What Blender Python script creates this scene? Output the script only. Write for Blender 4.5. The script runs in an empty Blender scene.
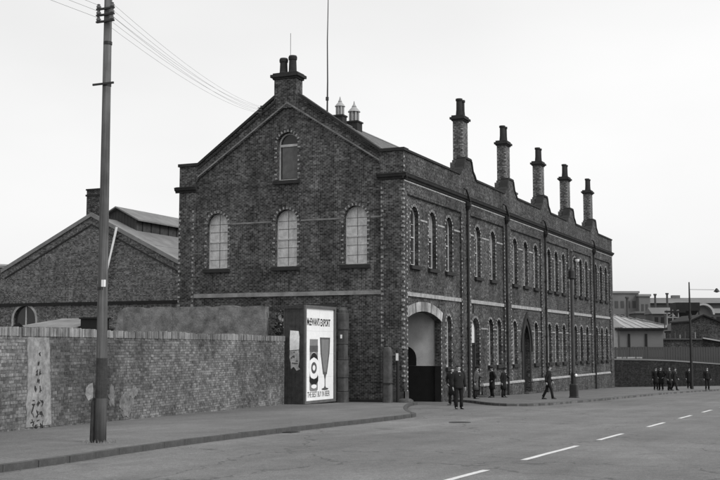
import bpy, bmesh, math, random
from mathutils import Vector, Matrix
from mathutils.geometry import tessellate_polygon
random.seed(7)
SC = bpy.context.scene
COL = SC.collection
PI = math.pi
R = math.radians

# ------------------------------------------------------------------ camera
TH = R(23.9625); PITCH = R(5.5275)
CAM = (18.9484, -47.6076, 2.52)
cd = bpy.data.cameras.new('camera'); cam = bpy.data.objects.new('camera', cd); COL.objects.link(cam)
cam.location = CAM
cam.rotation_euler = (PI / 2 + PITCH, 0, TH)
cd.sensor_width = 36.0; cd.lens = 1116 / 720 * 36.0
cd.clip_start = 0.1; cd.clip_end = 6000
SC.camera = cam

# ------------------------------------------------------------------ light: bright overcast, monochrome
SUN_EL, SUN_AZ = R(42), R(62)      # azimuth of the sun measured from +X towards -Y ... see below
w = bpy.data.worlds.new('World'); SC.world = w; w.use_nodes = True
nt = w.node_tree; nt.nodes.clear()
out = nt.nodes.new('ShaderNodeOutputWorld'); bg = nt.nodes.new('ShaderNodeBackground')
sky = nt.nodes.new('ShaderNodeTexSky'); sky.sky_type = 'NISHITA'; sky.sun_disc = False
sky.sun_elevation = SUN_EL
sun_dir = Vector((math.cos(SUN_EL) * math.cos(R(-12)), math.cos(SUN_EL) * math.sin(R(-12)), math.sin(SUN_EL)))  # towards the sun
sky.sun_rotation = math.atan2(sun_dir.x, sun_dir.y)
sky.dust_density = 4.0; sky.air_density = 1.5
bw = nt.nodes.new('ShaderNodeRGBToBW')
mul = nt.nodes.new('ShaderNodeMath'); mul.operation = 'MULTIPLY'; mul.inputs[1].default_value = 0.35
tc = nt.nodes.new('ShaderNodeTexCoord')
nz = nt.nodes.new('ShaderNodeTexNoise'); nz.inputs['Scale'].default_value = 1.1; nz.inputs['Detail'].default_value = 5
mp = nt.nodes.new('ShaderNodeMapping'); mp.inputs['Scale'].default_value = (1, 1, 2.6)
rmp = nt.nodes.new('ShaderNodeMapRange'); rmp.inputs['From Min'].default_value = 0.3; rmp.inputs['From Max'].default_value = 0.7
rmp.inputs['To Min'].default_value = 7.2; rmp.inputs['To Max'].default_value = 9.0
add = nt.nodes.new('ShaderNodeMath'); add.operation = 'ADD'
nt.links.new(tc.outputs['Generated'], mp.inputs['Vector']); nt.links.new(mp.outputs[0], nz.inputs['Vector'])
nt.links.new(nz.outputs['Fac'], rmp.inputs['Value'])
nt.links.new(sky.outputs[0], bw.inputs[0]); nt.links.new(bw.outputs[0], mul.inputs[0])
nt.links.new(mul.outputs[0], add.inputs[0]); nt.links.new(rmp.outputs[0], add.inputs[1])
nt.links.new(add.outputs[0], bg.inputs['Color']); bg.inputs['Strength'].default_value = 0.1
nt.links.new(bg.outputs[0], out.inputs[0])
sl = bpy.data.lights.new('sun', 'SUN'); sl.energy = 1.7; sl.angle = R(25); sl.color = (1, 1, 1)
so = bpy.data.objects.new('sun', sl); COL.objects.link(so)
so.rotation_euler = (-sun_dir).to_track_quat('-Z', 'Y').to_euler(); so.location = (40, -20, 60)
SC.view_settings.view_transform = 'Standard'; SC.view_settings.look = 'None'
SC.view_settings.gamma = 1.0; SC.view_settings.use_curve_mapping = False
SC.view_settings.exposure = 0.0

# ------------------------------------------------------------------ ground level (the street falls gently away)
def fwd(x, y): return -math.sin(TH) * (x - CAM[0]) + math.cos(TH) * (y - CAM[1])
def gz(x, y):
    d = max(-60.0, min(140.0, fwd(x, y)))
    return CAM[2] - 1.5 - 0.02 * d
def frame(D, a):      # point D metres forward of the viewpoint, a metres to the right
    return (CAM[0] + a * math.cos(TH) - D * math.sin(TH), CAM[1] + a * math.sin(TH) + D * math.cos(TH))

# ------------------------------------------------------------------ materials (all neutral greys: black and white photograph)
MATS = {}
class N:
    def __init__(s, name):
        s.m = bpy.data.materials.new(name); s.m.use_nodes = True; s.t = s.m.node_tree
        s.b = s.t.nodes['Principled BSDF']; MATS[name] = s.m
    def n(s, typ, **kw):
        o = s.t.nodes.new(typ)
        for k, v in kw.items():
            if k.startswith('i_'): o.inputs[k[2:].replace('_', ' ')].default_value = v
            else: setattr(o, k, v)
        return o
    def l(s, a, b): s.t.links.new(a, b)
    def coord(s, kind='Object', scale=(1, 1, 1)):
        t = s.n('ShaderNodeTexCoord'); m = s.n('ShaderNodeMapping'); m.inputs['Scale'].default_value = scale
        s.l(t.outputs[kind], m.inputs['Vector']); return m.outputs[0]
    def noise(s, vec, scale, detail=4, rough=0.6):
        o = s.n('ShaderNodeTexNoise'); o.inputs['Scale'].default_value = scale; o.inputs['Detail'].default_value = detail
        o.inputs['Roughness'].default_value = rough; s.l(vec, o.inputs['Vector']); return o.outputs['Fac']
    def rng(s, v, a, b, c, d):
        o = s.n('ShaderNodeMapRange'); o.inputs[1].default_value = a; o.inputs[2].default_value = b
        o.inputs[3].default_value = c; o.inputs[4].default_value = d; s.l(v, o.inputs[0]); return o.outputs[0]
    def math(s, op, a, b=None):
        o = s.n('ShaderNodeMath', operation=op)
        for i, v in enumerate((a, b)):
            if v is None: continue
            if isinstance(v, (int, float)): o.inputs[i].default_value = v
            else: s.l(v, o.inputs[i])
        return o.outputs[0]
    def bump(s, h, strength, dist):
        o = s.n('ShaderNodeBump'); o.inputs['Strength'].default_value = strength; o.inputs['Distance'].default_value = dist
        s.l(h, o.inputs['Height']); s.l(o.outputs[0], s.b.inputs['Normal'])
    def fin(s, val, rough=0.85, spec=0.3):
        s.l(val, s.b.inputs['Base Color']); s.b.inputs['Roughness'].default_value = rough
        s.b.inputs['Specular IOR Level'].default_value = spec; return s.m

def grey(name, v, var=0.25, scale=3.0, rough=0.8, spec=0.3, bump=0.0, fine=40.0, metal=0.0):
    k = N(name); c = k.coord()
    a = k.noise(c, scale, 5); b = k.noise(c, fine, 3)
    f = k.math('MULTIPLY', k.rng(a, 0.25, 0.75, 1 - var, 1 + var), k.rng(b, 0.25, 0.75, 1 - var * .5, 1 + var * .5))
    if bump: k.bump(b, 0.6, bump)
    k.b.inputs['Metallic'].default_value = metal
    return k.fin(k.math('MULTIPLY', f, v), rough, spec)

def brick_mat(name, dark, light, mortar, soot=0.5, bw_=0.225, bh=0.075, streak=0.3, mort=0.011):
    k = N(name); t = k.n('ShaderNodeTexCoord'); s = k.n('ShaderNodeSeparateXYZ'); k.l(t.outputs['Object'], s.inputs[0])
    u = k.math('ADD', s.outputs[0], s.outputs[1]); cb = k.n('ShaderNodeCombineXYZ')
    k.l(u, cb.inputs[0]); k.l(s.outputs[2], cb.inputs[1]); v = cb.outputs[0]
    br = k.n('ShaderNodeTexBrick'); k.l(v, br.inputs['Vector'])
    br.inputs['Scale'].default_value = 1; br.inputs['Brick Width'].default_value = bw_; br.inputs['Row Height'].default_value = bh
    br.inputs['Mortar Size'].default_value = mort; br.inputs['Mortar Smooth'].default_value = 0.3; br.inputs['Bias'].default_value = -0.25
    br.inputs['Color1'].default_value = (dark,) * 3 + (1,); br.inputs['Color2'].default_value = (light,) * 3 + (1,)
    br.inputs['Mortar'].default_value = (mortar,) * 3 + (1,)
    # odd single bricks burnt dark or pale
    sn = k.n('ShaderNodeVectorMath', operation='SNAP'); k.l(v, sn.inputs[0]); sn.inputs[1].default_value = (bw_ * 0.5, bh, 1)
    wn = k.n('ShaderNodeTexWhiteNoise'); k.l(sn.outputs[0], wn.inputs['Vector'])
    odd = k.rng(wn.outputs['Value'], 0, 1, 0.45, 1.55)
    big = k.noise(t.outputs['Object'], 0.35, 6, 0.65)
    mid = k.noise(t.outputs['Object'], 2.3, 5, 0.7)
    mpn = k.n('ShaderNodeMapping'); mpn.inputs['Scale'].default_value = (1.6, 1.6, 0.12); k.l(t.outputs['Object'], mpn.inputs['Vector'])
    st = k.noise(mpn.outputs[0], 1.0, 4)
    f = k.math('MULTIPLY', k.rng(big, 0.3, 0.7, 1 - soot * .6, 1 + soot * .5), k.rng(mid, 0.25, 0.75, 0.62, 1.38))
    f = k.math('MULTIPLY', f, k.rng(st, 0.3, 0.7, 1 - streak, 1 + streak))
    f = k.math('MULTIPLY', f, odd)
    sr = k.n('ShaderNodeVectorMath', operation='SNAP'); k.l(v, sr.inputs[0]); sr.inputs[1].default_value = (0.02, bh, 1)
    mr = k.n('ShaderNodeMapping'); mr.inputs['Scale'].default_value = (.45, 9.7, 1); k.l(sr.outputs[0], mr.inputs['Vector'])
    f = k.math('MULTIPLY', f, k.rng(k.noise(mr.outputs[0], 1.0, 3, .6), .3, .7, .72, 1.28))
    k.bump(k.math('ADD', k.math('MULTIPLY', br.outputs['Fac'], -1.0), k.math('MULTIPLY', k.noise(v, 60, 3), .5)), 0.7, 0.008)
    b = k.n('ShaderNodeRGBToBW'); k.l(br.outputs['Color'], b.inputs[0])
    return k.fin(k.math('MULTIPLY', b.outputs[0], f), 0.9, 0.2)

M_front = brick_mat('gable_brick', 0.036, 0.082, 0.15, 0.6)
M_side = brick_mat('street_brick', 0.036, 0.082, 0.13, 0.7)
M_chim = brick_mat('chimney_brick', 0.07, 0.13, 0.20, 0.5)
M_work = brick_mat('workshop_brick', 0.098, 0.135, 0.16, 0.25, streak=.15)
M_dark = brick_mat('sooty_yard_brick', 0.010, 0.024, 0.03, 0.5)
M_pale = grey('pale_brick', 0.33, 0.75, 9, 0.85, bump=0.004)
M_stone = grey('sooty_sandstone', 0.028, 0.35, 2.5, 0.9, bump=0.006)
M_stone2 = grey('worn_stone_post', 0.075, 0.5, 3.5, 0.9, bump=0.01)
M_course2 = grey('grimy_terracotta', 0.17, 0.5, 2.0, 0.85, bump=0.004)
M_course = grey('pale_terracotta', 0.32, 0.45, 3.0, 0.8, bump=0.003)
M_slate = grey('roof_slate', 0.17, 0.3, 2.0, 0.55, 0.5)
M_iron = grey('cast_iron', 0.013, 0.3, 5, 0.55, 0.5)
M_lamp = grey('painted_lamp_iron', 0.05, 0.3, 4, 0.5, 0.5)
M_frame = grey('white_window_paint', 0.48, 0.25, 5, 0.6)
M_blind = grey('drawn_blind', 0.56, 0.38, 2.6, 0.5, 0.5, bump=.004, fine=9)
M_plaster = grey('whitewashed_plaster', 0.68, 0.2, 1.6, 0.9, bump=0.01)
M_render = grey('old_cement_render', 0.17, 0.6, 2.2, 0.95, bump=0.03, fine=14)
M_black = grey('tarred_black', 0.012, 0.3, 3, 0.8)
M_wood = grey('tarred_hoarding_board', 0.045, 0.5, 4, 0.8, bump=0.004)
M_paper = grey('poster_paper', 0.86, 0.07, 2.2, 0.6, bump=0.004, fine=7)
M_ink = grey('poster_ink_black', 0.02, 0.2, 3, 0.5)
M_ink2 = grey('poster_ink_grey', 0.22, 0.15, 6, 0.5)
M_inkm = grey('poster_ink_mid', .10, .25, 5, .5)
M_torn = grey('torn_bill_paper', 0.85, 0.25, 4.0, 0.8)
M_pframe = grey('hoarding_frame_paint', 0.12, 0.3, 3.0, 0.7)
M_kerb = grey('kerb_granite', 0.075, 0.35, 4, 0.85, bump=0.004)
M_white = grey('road_paint', 0.60, 0.25, 12, 0.7)
M_dust = grey('galvanised_roofing', 0.34, 0.2, 1.0, 0.6)
M_sheet = grey('dull_roof_sheet', 0.17, 0.3, 1.0, 0.7)
M_leaf = grey('dark_leaf', 0.06, 0.4, 6, 0.6)
M_wire = grey('weathered_wire', 0.32, 0.1, 6, 0.7)
M_porc = grey('porcelain', 0.12, 0.2, 6, 0.25, 0.6)
M_skin = grey('skin', 0.42, 0.08, 9, 0.55)
M_hair = grey('hair', 0.03, 0.3, 30, 0.6)
M_shirt = grey('white_shirt', 0.62, 0.1, 6, 0.8)
M_coatb = grey('black_wool', 0.014, 0.3, 9, 0.9)
M_coatd = grey('dark_wool', 0.018, 0.3, 9, 0.9)
M_coatg = grey('grey_tweed', 0.075, 0.35, 12, 0.9)
M_shoe = grey('shoe_leather', 0.012, 0.2, 9, 0.35, 0.5)
M_shed = brick_mat('dark_shed_brick', .035, .06, .08, .5)
M_far = grey('far_masonry', 0.15, 0.25, 0.15, 0.9)
M_far2 = grey('far_pale_wall', 0.23, 0.2, 0.2, 0.9)
M_fard = grey('far_dark_wall', 0.07, 0.3, 0.25, 0.9)
M_earth = grey('cinder_ground', 0.12, 0.35, 0.6, 0.95, bump=0.02)
k = N('window_glass'); k.b.inputs['Base Color'].default_value = (0.035, 0.035, 0.035, 1); k.b.inputs['Roughness'].default_value = 0.12
k.b.inputs['Specular IOR Level'].default_value = 0.35
kk = k.noise(k.coord(), 1.7, 3); k.bump(kk, 0.25, 0.01); M_glass = k.m
k = N('lamp_glass'); k.b.inputs['Base Color'].default_value = (0.8, 0.8, 0.8, 1); k.b.inputs['Roughness'].default_value = 0.1; M_lglass = k.m

def asphalt(name, base, patch=0.22, cracks=False):
    k = N(name); c = k.coord()
    big = k.noise(c, 0.16, 5, .6); mid = k.noise(c, 1.1, 5, .65)
    ms = k.coord(scale=(1.1, 0.035, 1)); trk = k.noise(ms, 1.0, 3)
    agg = k.n('ShaderNodeTexVoronoi'); k.l(c, agg.inputs['Vector']); agg.inputs['Scale'].default_value = 42
    fine = k.noise(c, 120, 2, .7)
    f = k.math('MULTIPLY', k.rng(big, .3, .7, 1 - patch, 1 + patch), k.rng(mid, .3, .7, .88, 1.12))
    f = k.math('MULTIPLY', f, k.rng(trk, .3, .7, .88, 1.12))
    gr = k.noise(c, 16, 4, .75); f = k.math('MULTIPLY', f, k.rng(gr, .3, .7, .76, 1.24))
    gr2 = k.noise(c, 5, 4, .7); f = k.math('MULTIPLY', f, k.rng(gr2, .3, .7, .88, 1.12))
    f = k.math('MULTIPLY', f, k.rng(agg.outputs['Distance'], 0, .6, 1.25, .72))
    f = k.math('MULTIPLY', f, k.rng(fine, .25, .75, .8, 1.2))
    if cracks:
        wv = k.n('ShaderNodeVectorMath', operation='ADD'); nn = k.n('ShaderNodeTexNoise'); nn.inputs['Scale'].default_value = 1.4; nn.inputs['Detail'].default_value = 5; k.l(c, nn.inputs['Vector'])
        k.l(c, wv.inputs[0]); k.l(nn.outputs['Color'], wv.inputs[1])
        vc = k.n('ShaderNodeTexVoronoi'); vc.feature = 'DISTANCE_TO_EDGE'; vc.inputs['Scale'].default_value = .22; k.l(wv.outputs[0], vc.inputs['Vector'])
        f = k.math('MULTIPLY', f, k.rng(vc.outputs['Distance'], .002, .007, .55, 1))
        v2 = k.n('ShaderNodeTexVoronoi'); v2.inputs['Scale'].default_value = .11; k.l(k.coord(scale=(1.8, .5, 1)), v2.inputs['Vector']); b2 = k.n('ShaderNodeRGBToBW'); k.l(v2.outputs['Color'], b2.inputs[0])
        f = k.math('MULTIPLY', f, k.rng(b2.outputs[0], 0, 1, .90, 1.10))
        so = k.noise(c, .9, 2, .4); f = k.math('MULTIPLY', f, k.rng(so, .70, .76, 1, .75))
    k.bump(k.math('SUBTRACT', fine, agg.outputs['Distance']), 0.5, 0.006)
    return k.fin(k.math('MULTIPLY', f, base), 0.82, 0.35)
M_road = asphalt('worn_asphalt', 0.172, .22, True)
M_pave = asphalt('pavement_asphalt', 0.165, 0.18)

# individually built bricks: colour differs from island to island
def islandbrick(name, lo, hi, stain=.35, sooty=False):
    k = N(name); g = k.n('ShaderNodeNewGeometry'); oi = k.n('ShaderNodeObjectInfo'); 
    r = k.math('FRACT', k.math('ADD', g.outputs['Random Per Island'], oi.outputs['Random']))
    tg = k.n('ShaderNodeNewGeometry').outputs['Position']
    a = k.noise(tg, .45, 5, .7); b = k.noise(tg, 2.5, 5, .7); c = k.noise(tg, 45, 3)
    f = k.math('MULTIPLY', k.rng(a, .36, .64, 1 - stain * 1.25, 1 + stain * 1.25), k.rng(b, .25, .75, .65, 1.35))
    f = k.math('MULTIPLY', f, k.rng(c, .25, .75, .8, 1.2))
    if sooty:   # chips, spalls and one broad grimy length of the wall
        d = k.noise(tg, 9, 6, .8); f = k.math('MULTIPLY', f, k.rng(d, .3, .7, .45, 1.5))
        sp = k.n('ShaderNodeSeparateXYZ'); k.l(tg, sp.inputs[0]); y = k.math('ADD', sp.outputs[1], k.math('MULTIPLY', b, 1.5))
        g1 = k.rng(y, -24.0, -23.2, 1, .55); g2 = k.rng(y, -20.6, -19.2, 0, .45); f = k.math('MULTIPLY', f, k.math('ADD', g1, g2))
    k.bump(c, .6, .004)
    return k.fin(k.math('MULTIPLY', f, k.rng(r, 0, 1, lo, hi)), .9, .2)
M_wallbrick = islandbrick('yard_wall_brick', 0.095, 0.205, .35, True)
M_mortar = grey('crumbling_mortar', 0.17, 0.5, 3, 0.95, bump=0.01)

# ------------------------------------------------------------------ mesh helpers
class MB:
    def __init__(s): s.v = []; s.f = []
    def box(s, x0, x1, y0, y1, z0, z1, M=None):
        p = [(x0, y0, z0), (x1, y0, z0), (x1, y1, z0), (x0, y1, z0), (x0, y0, z1), (x1, y0, z1), (x1, y1, z1), (x0, y1, z1)]
        return s.add(p, [(0, 3, 2, 1), (4, 5, 6, 7), (0, 1, 5, 4), (1, 2, 6, 5), (2, 3, 7, 6), (3, 0, 4, 7)], M)
    def add(s, p, f, M=None):
        n = len(s.v)
        if M is not None: p = [tuple(M @ Vector(q)) for q in p]
        s.v += [tuple(q) for q in p]; s.f += [tuple(i + n for i in q) for q in f]; return s
    def loft(s, rings, n=12, cap=True, M=None, superq=1.0):
        # ring: (cx, cy, cz, rx, ry)
        P = []; Fc = []
        for (cx, cy, cz, rx, ry) in rings:
            for i in range(n):
                a = 2 * PI * i / n; c, d = math.cos(a), math.sin(a)
                c = math.copysign(abs(c) ** superq, c); d = math.copysign(abs(d) ** superq, d)
                P.append((cx + rx * c, cy + ry * d, cz))
        for k in range(len(rings) - 1):
            for i in range(n):
                j = (i + 1) % n; Fc.append((k * n + i, k * n + j, (k + 1) * n + j, (k + 1) * n + i))
        if cap: Fc.append(tuple(range(n - 1, -1, -1))); Fc.append(tuple(len(P) - n + i for i in range(n)))
        return s.add(P, Fc, M)
    def tube(s, pts, rad, n=8, cap=True):
        pts = [Vector(p) for p in pts]
        if isinstance(rad, (int, float)): rad = [rad] * len(pts)
        P = []; Fc = []; up = None
        for i, p in enumerate(pts):
            t = (pts[min(i + 1, len(pts) - 1)] - pts[max(i - 1, 0)]).normalized()
            if up is None:
                up = Vector((1, 0, 0)) if abs(t.x) < 0.8 else Vector((0, 1, 0))
            a = (up - t * up.dot(t)).normalized(); b = t.cross(a); up = a
            for j in range(n):
                g = 2 * PI * j / n; P.append(tuple(p + (a * math.cos(g) + b * math.sin(g)) * rad[i]))
        for k in range(len(pts) - 1):
            for i in range(n):
                j = (i + 1) % n; Fc.append((k * n + i, k * n + j, (k + 1) * n + j, (k + 1) * n + i))
        if cap: Fc.append(tuple(range(n - 1, -1, -1))); Fc.append(tuple(len(P) - n + i for i in range(n)))
        return s.add(P, Fc)
    def sheet(s, outer, holes, fn, t):
        """flat shape with holes given in (u,v); fn(u,v,w) gives the 3-D point, w = 0 front .. t back"""
        loops = [outer] + holes
        tri = tessellate_polygon([[Vector((p[0], p[1], 0)) for p in l] for l in loops])
        flat = [p for l in loops for p in l]; n = len(flat)
        P = [fn(p[0], p[1], 0) for p in flat] + [fn(p[0], p[1], t) for p in flat]
        Fc = [tuple(q) for q in tri] + [tuple(i + n for i in reversed(q)) for q in tri]
        o = 0
        for l in loops:
            for i in range(len(l)):
                j = (i + 1) % len(l); Fc.append((o + i, o + j, n + o + j, n + o + i))
            o += len(l)
        return s.add(P, Fc)
    def mesh(s, name, mat, smooth=False):
        me = bpy.data.meshes.new(name); me.from_pydata(s.v, [], s.f)
        bm = bmesh.new(); bm.from_mesh(me); bmesh.ops.recalc_face_normals(bm, faces=bm.faces); bm.to_mesh(me); bm.free()
        if smooth: me.polygons.foreach_set('use_smooth', [True] * len(me.polygons))
        for m in (mat if isinstance(mat, (list, tuple)) else [mat]): me.materials.append(m)
        me.update(); return me
    def build(s, name, mat, parent=None, smooth=False, loc=None, stuff=False):
        return link(name, s.mesh(name, mat, smooth), parent, loc, stuff)

def link(name, me, parent=None, loc=None, stuff=False, rz=0):
    o = bpy.data.objects.new(name, me); COL.objects.link(o)
    if parent: o.parent = parent
    if loc: o.location = loc
    if rz: o.rotation_euler.z = rz
    if stuff: o['kind'] = 'stuff'
    return o
def thing(name, label, cat, loc=(0, 0, 0), rz=0, group=None):
    o = bpy.data.objects.new(name, None); COL.objects.link(o); o.empty_display_size = .3
    o.location = loc; o.rotation_euler.z = rz; return tag(o, label, cat, group)
def tag(o, label, cat, group=None):
    o['label'] = label; o['category'] = cat
    if group: o['group'] = group
    return o
def struct(o): o['kind'] = 'structure'; return o

def FX(c):  return lambda u, v, w: (c - w, u, v)      # wall facing +X
def FY(c):  return lambda u, v, w: (u, c + w, v)      # wall facing -Y
def arch(c, wd, z0, zt, n=12, rise=None):
    """outline of an arched opening centred on c"""
    r = wd / 2; rise = r if rise is None else rise
    zs = zt - rise; pts = [(c - r, z0), (c + r, z0)]
    for i in range(n + 1):
        a = PI * i / n
        if abs(rise - r) < 1e-6: pts.append((c + r * math.cos(a), zs + r * math.sin(a)))
        else:
            x = r * math.cos(a); Rr = (r * r + rise * rise) / (2 * rise); pts.append((c + x, zs + math.sqrt(Rr * Rr - x * x) - (Rr - rise)))
    return pts
def ring(c, wd, z0, zt, th, n=12):
    return arch(c, wd, z0, zt, n), arch(c, wd - 2 * th, z0 + th, zt - th, n)

# ================================================================== GROUND, ROAD, PAVEMENTS
def gfit(x, y, dz): return (x, y, gz(x, y) + dz)
m = MB(); rows = [-400, -60, 0, 40, 80, 140, 400, 1500, 4000]
for D in rows:
    for a in (-4000, -300, 0, 300, 4000):
        x, y = frame(D, a); m.v.append((x, y, gz(x, y) - 0.10))
for i in range(len(rows) - 1):
    for j in range(4): m.f.append((i * 5 + j, i * 5 + j + 1, (i + 1) * 5 + j + 1, (i + 1) * 5 + j))
struct(m.build('ground', M_earth))
m = MB(); ys = list(range(-130, 201, 6)); xs = [-14, 0, 7, 14, 21.6]
for y in ys:
    for x in xs: m.v.append(gfit(x, y, -0.05))
for i in range(len(ys) - 1):
    for j in range(len(xs) - 1): m.f.append((i * 5 + j, i * 5 + j + 1, (i + 1) * 5 + j + 1, (i + 1) * 5 + j))
struct(m.build('road', M_road))

def densify(poly, step=3.0):
    o = []
    for i, p in enumerate(poly):
        q = poly[(i + 1) % len(poly)]; L = math.dist(p, q); n = max(1, int(L / step))
        for k in range(n): o.append((p[0] + (q[0] - p[0]) * k / n, p[1] + (q[1] - p[1]) * k / n))
    return o
def pavement(name, poly, mat, top=0.065, bottom=-0.4):
    poly = densify(poly); m = MB()
    tri = tessellate_polygon([[Vector((p[0], p[1], 0)) for p in poly]])
    n = len(poly); m.v = [gfit(p[0], p[1], top) for p in poly] + [gfit(p[0], p[1], bottom) for p in poly]
    m.f = [tuple(t) for t in tri] + [(i, (i + 1) % n, n + (i + 1) % n, n + i) for i in range(n)]
    return struct(m.build(name, mat))
kerb_mesh = []
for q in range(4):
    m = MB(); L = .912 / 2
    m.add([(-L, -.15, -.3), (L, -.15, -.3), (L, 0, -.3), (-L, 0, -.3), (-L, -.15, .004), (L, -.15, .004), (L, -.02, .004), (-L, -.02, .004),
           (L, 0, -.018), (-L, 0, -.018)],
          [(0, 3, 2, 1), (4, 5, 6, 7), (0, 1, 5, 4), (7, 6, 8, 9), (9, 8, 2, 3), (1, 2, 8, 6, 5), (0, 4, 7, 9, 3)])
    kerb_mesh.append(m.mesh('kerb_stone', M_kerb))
def kerb(line, parent, side=1):
    acc = 0.46; k = 0
    for i in range(len(line) - 1):
        p, q = Vector(line[i]), Vector(line[i + 1]); L = (q - p).length; d = (q - p) / L
        while acc < L:
            c = p + d * acc
            a = math.atan2(d.y, d.x) + (PI if side < 0 else 0)
            o = link('kerb_stone', kerb_mesh[k % 4], parent, (c.x, c.y, gz(c.x, c.y) + .066 + random.uniform(-.004, .004)), rz=a + random.uniform(-.004, .004))
            sl_ = (gz(c.x + d.x, c.y + d.y) - gz(c.x, c.y)); o.rotation_euler.y = -sl_ * (1 if side > 0 else -1)
            acc += .925; k += 1
        acc -= L
def bez(pts, sub=5):
    o = []
    for i in range(len(pts) - 1):
        p0 = Vector(pts[max(i - 1, 0)]); p1 = Vector(pts[i]); p2 = Vector(pts[i + 1]); p3 = Vector(pts[min(i + 2, len(pts) - 1)])
        for k in range(sub):
            t = k / sub; o.append(tuple(.5 * ((2 * p1) + (p2 - p0) * t + (2 * p0 - 5 * p1 + 4 * p2 - p3) * t * t + (3 * p1 - p0 - 3 * p2 + p3) * t ** 3)))
    o.append(tuple(pts[-1])); return o
KL = bez([(8.6, -70), (7.5, -45), (6.75, -34), (6.2, -30), (5.8, -26.5), (5.5, -21), (5.4, -15.9), (5.25, -13.4), (5.0, -12.0), (4.3, -10.6), (3.1, -7.9), (1.7, -4.3), (.75, -1.5), (.45, -.05)])
KR = bez([(.3, 5.75), (1.7, 4.3), (3.3, 1.6), (4.6, .1), (5.5, .2), (6.15, 1.9), (6.4, 5.0), (6.7, 10), (7.0, 20), (7.6, 32), (9.1, 44), (11.5, 56), (15.5, 70), (23, 92)])
pl = pavement('pavement', KL + [(-2.7, -.05), (-2.9, -4.7), (-3.7, -4.9), (.35, -27), (2.6, -39), (3.5, -70)], M_pave)
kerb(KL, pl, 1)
pr = pavement('pavement', KR + [(19, 94), (6.7, 64), (-.6, 50.4), (-.6, 48.3), (-.2, 47), (-.2, 5.75)], M_pave)
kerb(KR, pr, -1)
po = pavement('pavement', [(21.6, -120), (25, -120), (25, 190), (21.6, 190)], M_pave)
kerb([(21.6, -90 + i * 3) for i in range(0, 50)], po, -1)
# the crossover to the gateway: rough setts
# centre line dashes
for k, (a, b) in enumerate([(-40.7, -36.9), (-34.8, -30.6), (-28.45, -24.4), (-22.3, -19.5), (-15.9, -13.0), (-9.9, -7.1), (-4.0, -1.3), (2, 4.7), (8.2, 10.9), (14.4, 17.1), (20.6, 23.3)]):
    m = MB(); n = 6
    for i in range(n + 1):
        y = a + (b - a) * i / n
        m.v += [gfit(13.49 + random.uniform(-.008, .008), y, -.046), gfit(13.61 + random.uniform(-.008, .008), y, -.046)]
    m.f = [(2 * i, 2 * i + 1, 2 * i + 3, 2 * i + 2) for i in range(n)]
    struct(m.build('road_marking', M_white))
# oval drain cover in the road
m = MB(); m.loft([(0, 0, -.05, .33, .33), (0, 0, .008, .33, .33)], 20)
c0 = m.build('manhole_cover', M_iron, loc=(7.95, -15.5, gz(7.95, -15.5) - .045)); 
tag(c0, 'dark iron manhole cover set in the asphalt near the end of the kerb', 'manhole cover')

gx_, gy_ = 5.98, -22.4
m = MB()
m.box(-.2, .2, -.24, .24, -.05, .004)
for i in range(7): m.box(-.16 + i * .05, -.135 + i * .05, -.2, .2, .004, .014)
tag(m.build('gully_grating', M_iron, loc=(gx_ - .2, gy_, gz(gx_, gy_) - .044)), 'small iron gully grating in the gutter against the near kerb', 'drain grating')
m = MB()
for i in range(70):
    t_ = random.random(); y = -34 + 27 * t_; x = (6.75 - .055 * (y + 34)) * 1.0 if y < -26 else 5.75
    x += abs(random.gauss(0, .10)) + .02; q = random.uniform(.008, .03); a = random.uniform(0, 6.3)
    m.add([(x + q * math.cos(a + k_), y + q * math.sin(a + k_) * 1.6, gz(x, y) - .045 + (.006 if k_ > 3 else 0)) for k_ in (0, 1.7, 3.3, 4.9)], [(0, 1, 2, 3)])
o = m.build('gutter_litter', M_render, None); o['kind'] = 'stuff'; tag(o, 'scraps of paper and leaves scattered along the gutter of the near kerb', 'litter')

# ================================================================== MAIN BUILDING
LB = 48.1; W0 = -12.25; ZB = -1.6
EAVE = 11.67; APZ = 14.98; AX = -6.1
bld = thing('brick_building', 'long two-storey dark brick works building with gable end and row of chimneys', 'building', (0, 0, 0))
ridge_l, ridge_r = (-11.15, 11.70), (-1.15, 11.70)
UP = [1.64, 4.07, 6.55, 11.3, 14.1, 18.65, 21.05, 23.5, 26.95, 28.95, 31.05, 34.55, 36.45, 38.4, 41.85, 43.8, 45.75]
DN = [6.42, 13.55, 15.15, 18.45, 23.35, 26.85, 28.85, 30.9, 34.5, 36.4, 38.4, 41.85, 43.8, 45.75]
WU = 1.02
GW = [-10.05, -6.18, -2.5]
RC = 0.10       # depth of the recessed panels
# ---- side wall sheet (recess plane)
holes = [arch(c, WU, 6.42, 9.22) for c in UP] + [arch(c, .95 if c > 7 else .8, 1.55, 4.15) for c in DN]
gate_hole = arch(2.82, 4.82, ZB + .2, 4.27, 16, rise=.42)
door_hole = arch(10.8, 1.35, -.26, 4.15)
def lancet(c, wd, z0, zt, n=8):
    r = wd / 2; h = wd * .95; zs = zt - h; Rr = (h * h + r * r) / (2 * r)
    a1 = math.asin(min(1, h / Rr)); pts = [(c - r, z0), (c + r, z0)]
    for i in range(n + 1): a = a1 * i / n; pts.append((c + r - Rr + Rr * math.cos(a), zs + Rr * math.sin(a)))
    for i in range(n - 1, -1, -1): a = a1 * i / n; pts.append((c - r + Rr - Rr * math.cos(a), zs + Rr * math.sin(a)))
    return pts
pdoor_hole = lancet(20.95, 1.5, -.42, 4.25)
m = MB(); m.sheet([(0.36, ZB), (LB, ZB), (LB, 11.4), (0.36, 11.4)], holes + [gate_hole, door_hole, pdoor_hole], FX(-RC), .34)
side_wall = m.build('wall', M_side, bld)
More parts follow.
